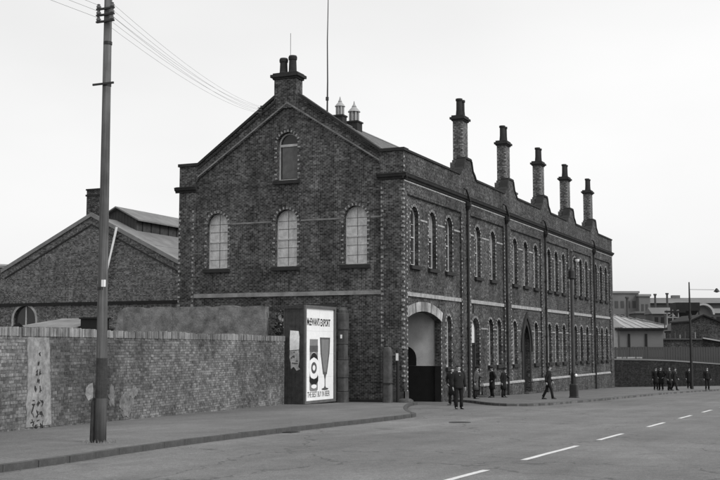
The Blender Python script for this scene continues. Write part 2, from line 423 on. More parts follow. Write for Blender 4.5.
# ---- proud layer: pilasters + frieze + parapet, in front of the recess plane
PIL = [(0, .46), (8.25, 9.75), (16.05, 17.45), (24.55, 26.0), (32.2, 33.45), (39.75, 41.15), (47.0, LB)]
def out_shape():
    z = 9.68; pts = [(.101, ZB), (.101, 10.57), (LB, 10.57), (LB, ZB)]
    for i in range(len(PIL) - 1, 0, -1):
        a = PIL[i]; b = PIL[i - 1]
        pts += [(a[0], ZB), (a[0], z), (b[1], z), (b[1], ZB)]
    return pts[:-1] + [(PIL[0][1], ZB)]
m = MB(); m.sheet(out_shape(), [], FX(0), RC - .001)
m.box(-.36, -RC, .101, .36, ZB, 11.4)     # corner return
pil_o = m.build('pilasters', M_side, bld)
# ---- parapet along the street (with stepped gablets that carry the stacks)
CH = [9.15, 17.3, 25.55, 33.1, 40.85]
pts = [(.101, 10.57), (LB, 10.57), (LB, EAVE)]
for c in reversed(CH):
    c += .25
    pts += [(c + 1.35, EAVE), (c + 1.12, EAVE + .22), (c + .78, EAVE + .42), (c + .55, EAVE + .95), (c + .45, EAVE + 1.0),
            (c - .45, EAVE + 1.0), (c - .55, EAVE + .95), (c - .78, EAVE + .42), (c - 1.12, EAVE + .22), (c - 1.35, EAVE)]
pts += [(.101, EAVE)]
m = MB(); m.sheet(pts, [], FX(.0), .38); m.build('parapet', M_side, bld)
# coping strip following it
cop = [(p[0], p[1]) for p in pts[2:]]
m = MB()
for i in range(len(cop) - 1):
    p, q = cop[i], cop[i + 1]
    d = Vector((q[0] - p[0], q[1] - p[1])); n_ = Vector((d.y, -d.x)).normalized()
    if n_.y < 0 or abs(n_.y) < 1e-6 and n_.x < 0: n_ = -n_
    if n_.y < .01: continue
    t = .11
    P = []
    for (a, b) in ((p[0], p[1]), (q[0], q[1]), (q[0] + n_.x * t, q[1] + n_.y * t), (p[0] + n_.x * t, p[1] + n_.y * t)):
        P.append((a, b + .001))
    m.add([(.06, *x) for x in P] + [(-.44, *x) for x in P], [(0, 1, 2, 3), (7, 6, 5, 4), (0, 4, 5, 1), (1, 5, 6, 2), (2, 6, 7, 3), (3, 7, 4, 0)])
m.build('coping', M_stone, bld)
# ---- cornice: moulded band round the corner and along the street
def cornice_prof(m, y0, y1):
    pr = [(0, 10.34), (.05, 10.34), (.07, 10.42), (.15, 10.46), (.17, 10.54), (.20, 10.60), (.0, 10.66)]
    n = len(pr); P = [(x, y0, z) for x, z in pr] + [(x, y1, z) for x, z in pr]
    m.add(P, [(i, (i + 1) % n, n + (i + 1) % n, n + i) for i in range(n)] + [tuple(range(n)), tuple(range(2 * n - 1, n - 1, -1))])
m = MB(); cornice_prof(m, -.16, LB + .1); m.build('cornice', M_stone, bld)
# thin pale course below the cornice
m = MB(); m.box(.0, .02, .02, LB - .02, 10.24, 10.30)
m.build('pale_course', M_course, bld)
# ---- string course, impost lines and plinth, panel by panel
for i in range(len(PIL) - 1):
    a, b = PIL[i][1] + .002, PIL[i + 1][0] - .002
    m = MB(); m.box(-RC, -RC + .07, a, b, 4.93, 5.12); m.build('string_course', M_course, bld)
def gaps(a, b, cuts):
    o = []; x = a
    for c, hw in sorted(cuts):
        if c - hw <= a or c + hw >= b:
            if c + hw > a and c - hw <= a: x = max(x, c + hw)
            continue
        if c - hw > x: o.append((x, c - hw))
        x = c + hw
    if b > x: o.append((x, b))
    return o
m = MB(); m2 = MB()
for i in range(len(PIL) - 1):
    a, b = PIL[i][1] + .002, PIL[i + 1][0] - .002
    for g in gaps(a, b, [(c, WU / 2 + .24) for c in UP]):
        if g[1] - g[0] > .15: m.box(-RC, -RC + .025, g[0], g[1], 8.60, 8.69)
    if i > 0:
        for g in gaps(a, b, [(c, .62) for c in DN] + [(10.8, .95), (20.95, 1.35)]):
            if g[1] - g[0] > .1: m.box(-RC, -RC + .025, g[0], g[1], 3.55, 3.62)
m.build('impost_course', M_course, bld, stuff=True)
segs = [(11.7, 20.0), (21.9, 32.0), (33.6, 46.4)]
for a, b in segs:
    m = MB(); m.add([(-RC, a, .42), (.05, a, .42), (.05, a, .50), (.0, a, .56), (-RC, a, .56), (-RC, b, .42), (.05, b, .42), (.05, b, .50), (.0, b, .56), (-RC, b, .56)],
          [(0, 1, 2, 3, 4), (9, 8, 7, 6, 5), (0, 5, 6, 1), (1, 6, 7, 2), (2, 7, 8, 3), (3, 8, 9, 4)])
    m.build('plinth_course', M_course, bld)  # pale tone carries the light caught by the plinth top
for a, b in [(11.7, 16.05), (17.45, 20.0), (21.9, 24.55), (26.0, 32.2), (33.45, 39.75), (41.15, 47.0)]:
    m = MB(); m.box(-RC, .0 - .002, a + .001, b - .001, ZB, .42); m.build('plinth', M_side, bld)
# ---- gable wall
gp = [(W0, ZB), (0 - .36, ZB), (-.36, 11.4), (ridge_r[0], 11.5), (-5.5, 14.55), (-6.7, 14.55), (ridge_l[0], 11.5), (W0, 11.4)]
gholes = [arch(c, 1.2, 6.45, 9.22) for c in GW] + [arch(-6.14, 1.12, 10.66, 13.02)]
m = MB(); m.sheet(gp, gholes, FY(.10), .36); m.build('gable_wall', M_front, bld)
# proud layer: two pilasters and the raking band
band = [(W0, ZB), (W0, EAVE), (ridge_l[0], EAVE), (-6.75, 14.73), (-5.45, 14.73), (ridge_r[0], EAVE), (0, EAVE), (0, ZB), (-1.15, ZB), (-1.15, 10.95), (-1.25, 11.2),
        (-6.1, 14.36), (-11.15, 11.0), (-11.3, 10.75), (-11.35, ZB)]
m = MB(); m.sheet(band, [], FY(0), .099); m.build('gable_pilasters', M_front, bld)
# side parapet return end (closes the corner)
m = MB(); m.box(W0, W0 + .4, .101, .5, 10.3, EAVE); m.build('corner_block', M_front, bld)
# raking coping
def rake(m, pts, t, y0, y1, z_off=0.002):
    for i in range(len(pts) - 1):
        p, q = pts[i], pts[i + 1]
        P = [(p[0], p[1] + z_off), (q[0], q[1] + z_off), (q[0], q[1] + t), (p[0], p[1] + t)]
        m.add([(a, y0, b) for a, b in P] + [(a, y1, b) for a, b in P], [(0, 1, 2, 3), (7, 6, 5, 4), (0, 4, 5, 1), (1, 5, 6, 2), (2, 6, 7, 3), (3, 7, 4, 0)])
m = MB(); rake(m, [(W0 - .06, EAVE), (ridge_l[0], EAVE), (-6.8, 14.73)], .15, -.08, .5); m.build('coping', M_stone, bld)
m = MB(); rake(m, [(-5.47, 14.745), (ridge_r[0], EAVE - .002), (.061, EAVE - .002)], .15, -.08, .5); m.build('coping', M_stone, bld)
# corbelled light course under the band, and the dark stone fillet under the coping
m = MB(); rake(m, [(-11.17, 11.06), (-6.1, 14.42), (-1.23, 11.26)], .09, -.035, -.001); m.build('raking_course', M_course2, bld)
m = MB(); rake(m, [(-11.12, 11.50), (-6.72, 14.52)], .10, -.05, -.001); rake(m, [(-5.48, 14.52), (-1.2, 11.50)], .10, -.05, -.001); m.build('raking_moulding', M_stone, bld)
# pilaster caps (cornice returns)
def cap(m, x0, x1):
    pr = [(0, 10.34), (.05, 10.34), (.07, 10.42), (.15, 10.46), (.17, 10.54), (.20, 10.60), (.0, 10.66)]
    n = len(pr); P = [(x0, -y, z) for y, z in pr] + [(x1, -y, z) for y, z in pr]
    m.add(P, [(i, (i + 1) % n, n + (i + 1) % n, n + i) for i in range(n)] + [tuple(range(n)), tuple(range(2 * n - 1, n - 1, -1))])
m = MB(); cap(m, -1.3, .19); m.build('cornice', M_stone, bld)
m = MB(); cap(m, W0 - .2, -11.2); m.build('cornice', M_stone, bld)
# courses on the gable
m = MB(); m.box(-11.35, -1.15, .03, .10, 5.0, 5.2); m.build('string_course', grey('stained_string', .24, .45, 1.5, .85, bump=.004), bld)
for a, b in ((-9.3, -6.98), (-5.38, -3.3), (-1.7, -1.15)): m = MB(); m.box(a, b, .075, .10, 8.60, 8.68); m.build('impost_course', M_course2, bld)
# rear, far and back walls, floors, roof
m = MB(); m.box(W0, W0 + .36, .46, LB - .36, 5.2, 11.2); m.box(W0, W0 + .36, 7.6, LB - .36, ZB, 5.2); m.box(W0, W0 + .36, .46, .9, ZB, 5.2)  # unseen rear wall left open behind the gateway to let light into the passage
m.build('rear_wall', M_side, bld)
m = MB(); m.sheet([(W0, ZB), (-RC - .34, ZB), (-RC - .34, 11.3), (-6.1, 14.4), (W0, 11.3)], [], lambda u, v, w_: (u, LB - w_, v), .36); m.build('end_wall', M_side, bld)
m = MB(); m.box(W0 + .36, -.44, .46, LB - .36, 5.25, 5.45); m.build('floor', M_black, bld)
def slates(x0, z0, x1, z1, ya, yb, name, parent, mat, n=26):
    m = MB(); dx = (x1 - x0) / n; dz = (z1 - z0) / n
    for i in range(n):
        a = (x0 + dx * i, z0 + dz * i); b = (x0 + dx * (i + 1.12), z0 + dz * (i + 1.12)); t = .035
        P = [(a[0], a[1] + t), (b[0], b[1] + .0), (b[0], b[1] - .05), (a[0], a[1] - .05)]
        m.add([(p[0], ya, p[1]) for p in P] + [(p[0], yb, p[1]) for p in P], [(0, 1, 2, 3), (7, 6, 5, 4), (0, 4, 5, 1), (1, 5, 6, 2), (2, 6, 7, 3), (3, 7, 4, 0)])
    return m.build(name, mat, parent)
slates(-.42, 11.1, -6.1, 14.62, .5, LB - .37, 'roof', bld, M_slate)
slates(W0 + .0, 11.1, -6.1, 14.62, .5, LB - .37, 'roof', bld, M_slate)
m = MB(); m.tube([(-6.1, .5, 14.63), (-6.1, LB - .4, 14.63)], .07, 6); m.build('ridge_tile', M_slate, bld)
# ---- pale brick dressings (quoins) at pilaster edges
m = MB(); P_ = .215
def dots_x(m, y, sgn, z0, z1, x):   # along a vertical edge on the street wall, sgn = side the brick reaches to
    z = z0; k = 0
    while z < z1 - .1:
        L = .13 if k % 2 else .07
        if random.random() > .12: m.box(x, x + .008, min(y, y + sgn * L), max(y, y + sgn * L), z, z + .085)
        z += P_; k += 1
def dots_y(m, xx, sgn, z0, z1, y):
    z = z0; k = 0
    while z < z1 - .1:
        L = .13 if k % 2 else .07
        if random.random() > .12: m.box(min(xx, xx + sgn * L), max(xx, xx + sgn * L), y - .008, y, z, z + .105)
        z += P_; k += 1
for i, (a, b) in enumerate(PIL):
    z0 = .3 if i < 1 else .7
    if i > 0: dots_x(m, a, 1, z0, 9.6, 0)
    dots_x(m, b, -1, z0, 9.6, 0) if i < 6 else None
dots_x(m, 0, 1, 1.0, 10.2, 0); dots_x(m, .0, 1, 10.7, 11.6, 0)
m.build('quoins', M_pale, bld, stuff=True)
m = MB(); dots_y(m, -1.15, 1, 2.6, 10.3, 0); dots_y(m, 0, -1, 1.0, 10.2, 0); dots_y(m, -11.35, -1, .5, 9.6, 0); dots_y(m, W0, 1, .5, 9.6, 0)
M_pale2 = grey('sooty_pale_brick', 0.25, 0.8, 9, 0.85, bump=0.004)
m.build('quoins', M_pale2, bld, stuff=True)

# ---- windows (built once per size, parts share meshes)
def surround_mesh(wd, h, name, mat, dia=False):
    """pale header bricks round an arched opening; local: x along wall, z up from sill, y = 0 wall face, -y outwards"""
    m = MB(); r = wd / 2; zs = h - r
    z = .05; k = 0
    while z < zs - .05:
        L = .15 if k % 2 else .09
        for s in (-1, 1):
            if random.random() > .1: m.box(min(s * (r + .01), s * (r + L)), max(s * (r + .01), s * (r + L)), -.006, 0, z, z + .08)
        z += P_; k += 1
    n = max(7, int(PI * (r + .1) / .2)); n += (n + 1) % 2
    for i in range(n):
        a0 = PI * (i + .10) / n; a1 = PI * (i + .50) / n
        q = [(math.cos(a) * rr, zs + math.sin(a) * rr) for a, rr in ((a0, r + .01), (a1, r + .01), (a1, r + .13), (a0, r + .13))]
        m.add([(x, -.012, z_) for x, z_ in q] + [(x, 0, z_) for x, z_ in q], [(0, 1, 2, 3), (7, 6, 5, 4), (0, 4, 5, 1), (1, 5, 6, 2), (2, 6, 7, 3), (3, 7, 4, 0)])
    return m.mesh(name, mat)
def sash_mesh(wd, h, th=.07, midrail=True, bars=True):
    m = MB(); o, i_ = ring(0, wd - .01, .0, h - .005, th)
    m.sheet(o, [i_], lambda u, v, w_: (u, w_, v), .07)
    r = wd / 2 - th
    if midrail: m.box(-r, r, -.01, .05, h * .47, h * .47 + .06)
    if bars:
        m.box(-.013, .013, .01, .05, th, h - th)
        for t in (.24, .70): m.box(-r, r, .012, .048, h * t, h * t + .022)
    return m.mesh('window', M_frame)
def pane_mesh(wd, h, mat):
    m = MB(); m.sheet(arch(0, wd - .08, .02, h - .04), [], lambda u, v, w_: (u, w_, v), .012); return m.mesh('pane', mat)
def sill_mesh(wd):
    m = MB(); a = wd / 2 + .16
    m.add([(-a, -.14, -.20), (a, -.14, -.20), (a, .12, -.20), (-a, .12, -.20), (-a, -.14, -.03), (a, -.14, -.03), (a, .12, .0), (-a, .12, .0)],
          [(0, 3, 2, 1), (4, 5, 6, 7), (0, 1, 5, 4), (1, 2, 6, 5), (2, 3, 7, 6), (3, 0, 4, 7)]); return m.mesh('sill', M_stone)
def kit(wd, h, pane, mid=True, bars=True, sm=M_pale, th=.07): return dict(win=sash_mesh(wd, h, th, midrail=mid, bars=bars), pane=pane_mesh(wd, h, pane), sill=sill_mesh(wd), sur=surround_mesh(wd, h, 'surround', sm))
def put_window(K, loc, rz, back=.2):
    o = link('window', K['win'], bld, loc, rz=rz); 
    for nm, key, y in (('pane', 'pane', .045), ('sill', 'sill', -back), ('surround', 'sur', -back)):
        c = link(nm, K[key], o, (0, y, 0)); 
        if key == 'sur': c['kind'] = 'stuff'
    return o
M_cur0 = grey('grey_roller_blind', .24, .3, 3, .9)
K_up = kit(WU, 2.80, M_glass); K_dn = kit(.95, 2.60, M_glass); K_dn0 = kit(.8, 2.60, M_glass)
K_g = kit(1.2, 2.77, M_blind, bars=False, sm=M_pale2, th=.05); K_gt = kit(1.12, 2.36, M_glass, mid=False, bars=False, sm=M_pale2)
# window local frame: x along wall, -y outward. On the street wall outward = +X: rotate by +90 deg
hb_me = []
for hh in (.55, 1.15, 1.9):
    q = MB(); q.sheet([p_ if p_[1] > 2.7 - hh else (p_[0], 2.7 - hh) for p_ in arch(0, WU - .16, .1, 2.73)], [], lambda u, v, w_: (u, w_, v), .008); hb_me.append(q.mesh('roller_blind', M_cur0))
for i, c in enumerate(UP):
    wq = put_window(K_up, (-RC - .2, c, 6.42), PI / 2)
    if i in (1, 3, 4, 7, 10, 12, 15): link('roller_blind', hb_me[i % 3], wq, (0, .03, 0))
for c in DN: put_window(K_dn if c > 7 else K_dn0, (-RC - .2, c, 1.55), PI / 2)
gb = MB(); gb.box(-.009, .009, .025, .044, .05, 2.68)
for t in (.16, .33, .66, .80): gb.box(-.54, .54, .025, .044, 2.77 * t, 2.77 * t + .016)
gb_me = gb.mesh('glazing_bars', grey('grimy_glazing_bar', .14, .3, 4))
for c in GW: link('glazing_bars', gb_me, put_window(K_g, (c, .10 + .24, 6.45), 0, .24), stuff=True)
tw = put_window(K_gt, (-6.14, .34, 10.66), 0, .24)
m = MB(); m.box(-.5, .5, -.02, .06, 1.68, 1.80); m.build('transom', M_frame, tw)
m = MB(); m.sheet([(-.40, .1), (.44, .1), (.44, 1.68), (-.40, 1.68)], [], lambda u, v, w_: (u, w_, v), .012)
M_cur = grey('net_curtain', .13, .3, 3, .9); m.build('curtain', M_cur, tw, loc=(0, .02, 0))
# dark rooms behind the glass
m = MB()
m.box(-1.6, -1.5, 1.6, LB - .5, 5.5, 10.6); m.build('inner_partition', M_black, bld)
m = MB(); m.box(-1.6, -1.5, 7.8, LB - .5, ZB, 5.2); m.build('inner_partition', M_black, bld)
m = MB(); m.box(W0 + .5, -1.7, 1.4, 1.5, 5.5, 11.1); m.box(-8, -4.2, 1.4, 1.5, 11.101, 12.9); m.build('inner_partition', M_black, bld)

# ---- carriage gateway: arch ring, jambs, passage
gate = link('gateway', None, bld)
m = MB(); n = 27; wd = 4.82; rise = .42; r = wd / 2; Rr = (r * r + rise * rise) / (2 * rise); zc = 4.27 - Rr; a_end = math.asin(r / Rr)
for i in range(n):
    a0 = PI / 2 + a_end * (1.03 - 2.06 * (i + .09) / n); a1 = PI / 2 + a_end * (1.03 - 2.06 * (i + .91) / n)
    q = [(2.82 + math.cos(a) * rr, zc + math.sin(a) * rr) for a, rr in ((a0, Rr), (a1, Rr), (a1, Rr + .46), (a0, Rr + .46))]
    dx = random.uniform(0, .008)
    m.add([(-RC + .03 + dx, y, z) for y, z in q] + [(-RC - .0, y, z) for y, z in q], [(0, 1, 2, 3), (7, 6, 5, 4), (0, 4, 5, 1), (1, 5, 6, 2), (2, 6, 7, 3), (3, 7, 4, 0)])
m.build('arch_stones', islandbrick('arch_voussoir', .16, .44, .3), gate, stuff=True)
m = MB(); dots_x(m, 5.23, 1, .2, 3.7, -RC); m.build('quoins', M_pale, gate, stuff=True)
m = MB(); m.box(-.43, -RC - .012, 5.215, 5.229, ZB, 1.62); m.build('jamb', M_black, gate)
m = MB(); m.sheet([(-11.8, 1.62), (-.45, 1.62), (-.45, 4.3), (-11.8, 4.3)], [], lambda u, v, w_: (u, 5.36 + w_, v), .2); m.build('plaster_wall', M_plaster, gate)
m = MB(); m.box(-11.8, -.45, 5.32, 5.6, ZB, 1.62); m.build('tarred_dado', M_black, gate)
dk = arch(-2.1, 1.25, 1.63, 2.62, 12)
m = MB(); m.sheet(dk, [], lambda u, v, w_: (u, 5.34 + w_, v), .019); m.build('dark_arch_panel', M_black, gate)  # flat black panel; the dark of an arched opening is put into its colour
m = MB(); m.box(-11.85, -.45, .46, 6.6, 4.32, 4.5); m.build('passage_ceiling', M_fard, gate)
# ---- guard stone at the corner
m = MB(); m.loft([(0, 0, -.4, .36, .30), (0, 0, .12, .36, .30), (0, 0, .20, .33, .27), (0, 0, .26, .22, .18)], 14, superq=.7); m.build('guard_stone', M_stone2, bld, smooth=False, loc=(.15, -.25, -.02))
m = MB(); m.box(-.75, -.001 + .06, -.07, -.001, ZB, .55); m.box(.001, .06, -.07, .40, ZB, .55); m.build('corner_plinth', M_stone2, bld)
# ---- arched doorway with pale fanlight
dr = link('door', None, bld)
m = MB(); o, i_ = ring(10.8, 1.34, -.26, 4.14, .09); m.sheet(o, [i_], FX(-RC - .22), .09); m.build('door_frame', M_fard, dr)
m = MB(); m.sheet(arch(10.8, 1.16, 2.80, 4.05), [], FX(-RC - .27), .02); m.build('fanlight', M_plaster, dr)
m = MB(); m.box(-RC - .36, -RC - .24, 10.14, 11.46, 2.66, 2.78); m.build('transom', M_black, dr)
m = MB(); 
for i in range(6): m.box(-RC - .33 - .006 * (i % 2), -RC - .29, 10.22 + i * .193, 10.22 + (i + 1) * .193 - .006, -.26, 2.66)
m.build('door_leaf', M_black, dr)
m = MB(); m.box(-RC, .30, 10.0, 11.6, -.4, -.06); m.build('doorstep', M_stone2, dr)
sm = surround_mesh(1.35, 4.41, 'surround', M_pale); c = link('surround', sm, dr, (-RC, 10.8, -.26), rz=PI / 2); c['kind'] = 'stuff'
# ---- pointed doorway
pd = link('pointed_doorway', None, bld)
m = MB(); o = lancet(20.95, 2.9, 1.3, 5.05 - .25); i_ = lancet(20.95, 1.55, 1.31, 4.29)
i_[0] = (i_[0][0], 1.30001); i_[1] = (i_[1][0], 1.30001)
o2 = lancet(20.95, 2.75, -.42, 4.85); 
dark_ring_o = lancet(20.95, 2.55, 2.3, 4.72); dark_ring_i = lancet(20.95, 2.25, 2.3, 4.42)
loop = dark_ring_o[1:] + [dark_ring_o[0]] + [dark_ring_i[0]] + list(reversed(dark_ring_i[1:]))
m.sheet(loop, [], FX(-RC + .10), .099); m.build('dark_arch_ring', M_stone, pd)  # raised dark ring put in for the shade of a recessed outer arch
fr_o = lancet(20.95, 2.10, -.42, 4.32); fr_i = lancet(20.95, 1.52, -.42, 4.0)
loop = fr_o[1:] + [fr_o[0]] + [fr_i[0]] + list(reversed(fr_i[1:]))
m = MB(); m.sheet(loop, [], FX(-RC + .05), .049); m.build('door_architrave', M_stone, pd)
m = MB(); m.sheet(lancet(20.95, 1.48, -.42, 4.2), [], FX(-RC - .25), .06)
m.build('door_leaf', M_black, pd)
m = MB(); m.box(-RC, .28, 20.1, 21.8, -.6, -.22); m.build('doorstep', M_stone2, pd)

# ---- chimneys over the street front
def chimney(c):
    ch = link('chimney', None, bld, (-.5, c + .6, 0))
    m = MB(); zb = EAVE - .4
    m.box(-.42, .12, -.62, .42, zb, 12.55); m.box(-.36, .14, -.46, .36, 12.55, 12.7)
    m.build('chimney_base', M_chim, ch)
    m = MB(); m.box(-.30, .26, -.46, .40, 12.7, 14.86)
    m.build('shaft', M_chim, ch)
    m = MB()
    for s, x, y in ((1, .26, 0),):
        z = 12.85; k = 0
        while z < 14.75:
            L = .12 if k % 2 else .06
            m.box(.26, .268, -.46, -.46 + L, z, z + .075); m.box(.26, .268, .40 - L, .40, z, z + .075)
            m.box(.26 - L, .26, -.468, -.46, z, z + .075); m.box(-.30, -.30 + L, -.468, -.46, z, z + .075)
            z += P_; k += 1
    m.build('quoins', M_pale2, ch, stuff=True)
    m = MB(); m.box(-.36, .32, -.52, .46, 14.86, 14.94); m.box(-.44, .40, -.60, .54, 14.94, 15.06); m.box(-.36, .32, -.52, .46, 15.06, 15.16)
    m.build('cap', M_stone, ch)
    for y in (-.24, .20):
        m = MB(); m.loft([(0, y, 15.16, .19, .19), (0, y, 15.5, .16, .16), (0, y, 15.98, .155, .155), (0, y, 15.99, .19, .19), (0, y, 16.10, .19, .19), (0, y, 16.1, .13, .13), (0, y, 15.6, .12, .12)], 14)
        m.build('chimney_pot', M_stone, ch)
for c in CH: chimney(c)
# apex chimney
ch = link('chimney', None, bld, (-6.22, .3, 0))
m = MB(); m.box(-.60, .60, -.32, .38, 14.2, 15.72); m.build('shaft', M_front, ch)
m = MB(); m.box(-.66, .66, -.38, .44, 15.66, 15.76); m.box(-.76, .76, -.46, .52, 15.76, 15.90); m.box(-.66, .66, -.38, .44, 15.90, 15.98); m.build('cap', M_stone, ch)
for x, h in ((-.25, 16.78), (.25, 16.86)):
    m = MB(); m.loft([(x, 0, 15.98, .24, .24), (x, 0, 16.1, .20, .20), (x, 0, h - .22, .18, .18), (x, 0, h - .2, .21, .21), (x, 0, h - .08, .22, .22), (x, 0, h, .19, .19), (x, 0, h, .13, .13), (x, 0, h - .5, .12, .12)], 16)
    m.build('chimney_pot', M_stone, ch)
m = MB(); m.tube([(0.07, .1, 15.9), (0.07, .1, 18.05)], .013, 6); m.build('lightning_rod', M_iron, ch)
# small stack peeping over the parapet
ch = link('chimney', None, bld, (-.9, 20.6, 0))
m = MB(); m.box(-.35, .35, -.35, .35, 11.2, 12.25); m.box(-.4, .4, -.4, .4, 12.25, 12.36); m.build('shaft', M_front, ch)
# ridge ventilators
def vent(y, s, h):
    v = link('ventilator', None, bld, (-6.1, y, 14.5))
    m = MB(); m.box(-.40 * s, .40 * s, -.40 * s, .40 * s, -.2, .42); m.box(-.46 * s, .46 * s, -.46 * s, .46 * s, .42, .50); m.build('curb', M_stone, v)
    m = MB()
    for i in range(8):
        a = 2 * PI * i / 8; m.box(.26 * s, .34 * s, -.05, .05, .50, .50 + h * .42, Matrix.Rotation(a, 4, 'Z'))
    m.loft([(0, 0, .5, .22 * s, .22 * s), (0, 0, .5 + h * .42, .22 * s, .22 * s)], 10)
    m.build('louvre_drum', M_dust, v)
    m = MB(); z = .5 + h * .42
    m.loft([(0, 0, z, .42 * s, .42 * s), (0, 0, z + .04, .40 * s, .40 * s), (0, 0, z + .22 * h, .14 * s, .14 * s), (0, 0, z + .24 * h, .16 * s, .16 * s), (0, 0, z + .34 * h, .05, .05), (0, 0, z + .48 * h, .015, .015)], 12)
    m.build('cowl', M_dust, v)
vent(6.1, .68, 1.15); vent(7.95, .85, 1.3)
# mast
ms = link('mast', None, bld, (-6.1, 4.5, 14.5))
m = MB(); m.tube([(0, 0, 0), (0.02, 0, 2), (.0, 0, 4.2), (.05, 0, 6.9)], [.05, .038, .03, .02], 8); m.build('mast_pole', M_iron, ms)
m = MB(); m.tube([(0, 0, 1.0), (.0, 0, 1.18)], .085, 8); m.build('collar', M_iron, ms)
# downpipes
def downpipe(y, z1=10.1):
    d = link('downpipe', None, bld, (.09, y, 0)); g = gz(0, y) + .07
    m = MB(); m.tube([(0, 0, g), (0, 0, z1)], .062, 8)
    z = g + 1.8
    while z < z1: m.tube([(0, 0, z), (0, 0, z + .12)], .085, 8); z += 1.83
    m.build('pipe', M_iron, d)
    m = MB(); m.loft([(0, 0, z1 - .22, .07, .07), (0, 0, z1, .2, .16), (0, 0, z1 + .2, .22, .17)], 4 * 2, superq=.6); m.build('rainwater_head', M_iron, d)
    m = MB(); m.tube([(.0, -.62, 10.98), (.10, -.5, 10.93), (.16, -.08, 10.35), (.02, -.03, 10.2)], .055, 8); m.build('swan_neck', M_iron, d)
for y in (9.08, 16.35, 25.4, 40.45): downpipe(y)
# thin conduit over the arched door
m = MB(); m.tube([(-RC + .03, 10.35, 4.42), (-RC + .03, 10.35, 4.92)], .03, 6); m.build('conduit', M_iron, bld)
# low step at the foot of the gable
m = MB(); m.box(-2.6, -.8, -.28, -.001, -.2, .16); m.build('foot_course', M_stone, bld)

# ================================================================== BOUNDARY WALL (brick by brick)
A = Vector((.49, -26.84)); B = Vector((-3.52, -5.04)); dv = (B - A).normalized(); ang = math.atan2(dv.y, dv.x)
S0 = A - dv * 6.0; LW = (B - A).length + 6.0; TOPZ = 3.0
bw_ = thing('boundary_wall', 'long weathered brick boundary wall along the pavement behind the wooden pole', 'wall', (S0.x, S0.y, 0), ang)
zb = -.3
m = MB(); m.box(0, LW, .0, .44, zb, TOPZ - .10); m.build('mortar_core', M_mortar, bw_)
BL, BHt = .235, .082
bm_ = []
for q in range(5):
    m = MB(); L = .223 / 2; y = -.008 - .0025 * q; e = .004
    m.add([(-L, y + e, -.035), (L, y + e, -.035), (L, .05, -.035), (-L, .05, -.035), (-L, y, .035), (L - e, y + .002, .035), (L, .05, .035), (-L, .05, .035)],
          [(0, 3, 2, 1), (4, 5, 6, 7), (0, 1, 5, 4), (1, 2, 6, 5), (2, 3, 7, 6), (3, 0, 4, 7)])
    bm_.append(m.mesh('brick', M_wallbrick))
hb = MB(); L = .108 / 2; hb.box(-L, L, -.012, .05, -.035, .035); bm_h = hb.mesh('brick', M_wallbrick)
stuff = MB(); single = []
row = 0; z = zb + .04
while z < TOPZ - .20:
    header = (row % 4 == 2)
    step = .118 if header else BL
    s = step * (.5 if row % 2 else 0) + .06
    while s < LW - step / 2:
        wx = S0.x + dv.x * s; wy = S0.y + dv.y * s
        if z > gz(wx, wy) - .02 and random.random() > .012:
            single.append((s, z, header))
        s += step
    z += BHt; row += 1
near = [b for b in single if 5.95 < b[0] and not b[2]]; near.sort(key=lambda b: b[0])
near_set = set(id(b) for b in near[:300])
for b in single:
    s, z, hd = b
    if id(b) in near_set:
        o = link('brick', random.choice(bm_), bw_, (s + random.uniform(-.004, .004), random.uniform(-.004, .004), z + random.uniform(-.002, .002)))
    else:
        L = (.108 if hd else .223) / 2; y = -.008 - random.random() * .012; j = random.uniform(-.003, .003)
        stuff.add([(s - L, y, z - .035 + j), (s + L, y, z - .035 + j), (s + L, .03, z - .035), (s - L, .03, z - .035), (s - L, y + .003, z + .035), (s + L, y + random.uniform(0, .006), z + .035), (s + L, .03, z + .035), (s - L, .03, z + .035)],
                  [(0, 3, 2, 1), (4, 5, 6, 7), (0, 1, 5, 4), (1, 2, 6, 5), (2, 3, 7, 6), (3, 0, 4, 7)])
stuff.build('brickwork', M_wallbrick, bw_, stuff=True)
m = MB(); s = 0
while s < LW - .08:
    h = random.uniform(-.03, .012) + .02 * math.sin(s * .9) ; y = random.uniform(-.02, .012)
    if random.random() > .03: m.box(s, s + .069, -.03 + y, .47 + y, TOPZ - .20 + .01, TOPZ + .03 + h)
    s += .080
m.build('coping_bricks', islandbrick('coping_brick', .13, .30, .3), bw_, stuff=True)
# whitewashed strip with dark scrawled marks, and patches of old render
def blotch(m, cx, cz, rx, rz_, y, t=.006, n=18, rough=.25):
    P = [(cx + rx * math.cos(2 * PI * i / n) * random.uniform(1 - rough, 1 + rough * .4), cz + rz_ * math.sin(2 * PI * i / n) * random.uniform(1 - rough, 1 + rough * .4)) for i in range(n)]
    m.sheet(P, [], lambda u, v, w_: (u, y + w_, v), t)
M_wash = grey('flaking_whitewash', .25, .5, 4.0, .9, bump=.01, fine=14)
m = MB(); P = []
zt, zlo = TOPZ - .22, gz(A.x, A.y) + .09
for i in range(9): P.append((7.10 + (i / 8) * -.05 + random.uniform(-.05, .05), zlo + (zt - zlo) * i / 8))
for i in range(9): P.append((8.12 + (i / 8) * .22 + random.uniform(-.02, .02), zt - (zt - zlo) * i / 8))
m.sheet(P, [], lambda u, v, w_: (u, -.030 + w_, v), .03); m.build('whitewash_panel', M_wash, bw_)
m = MB()
random.seed(11)
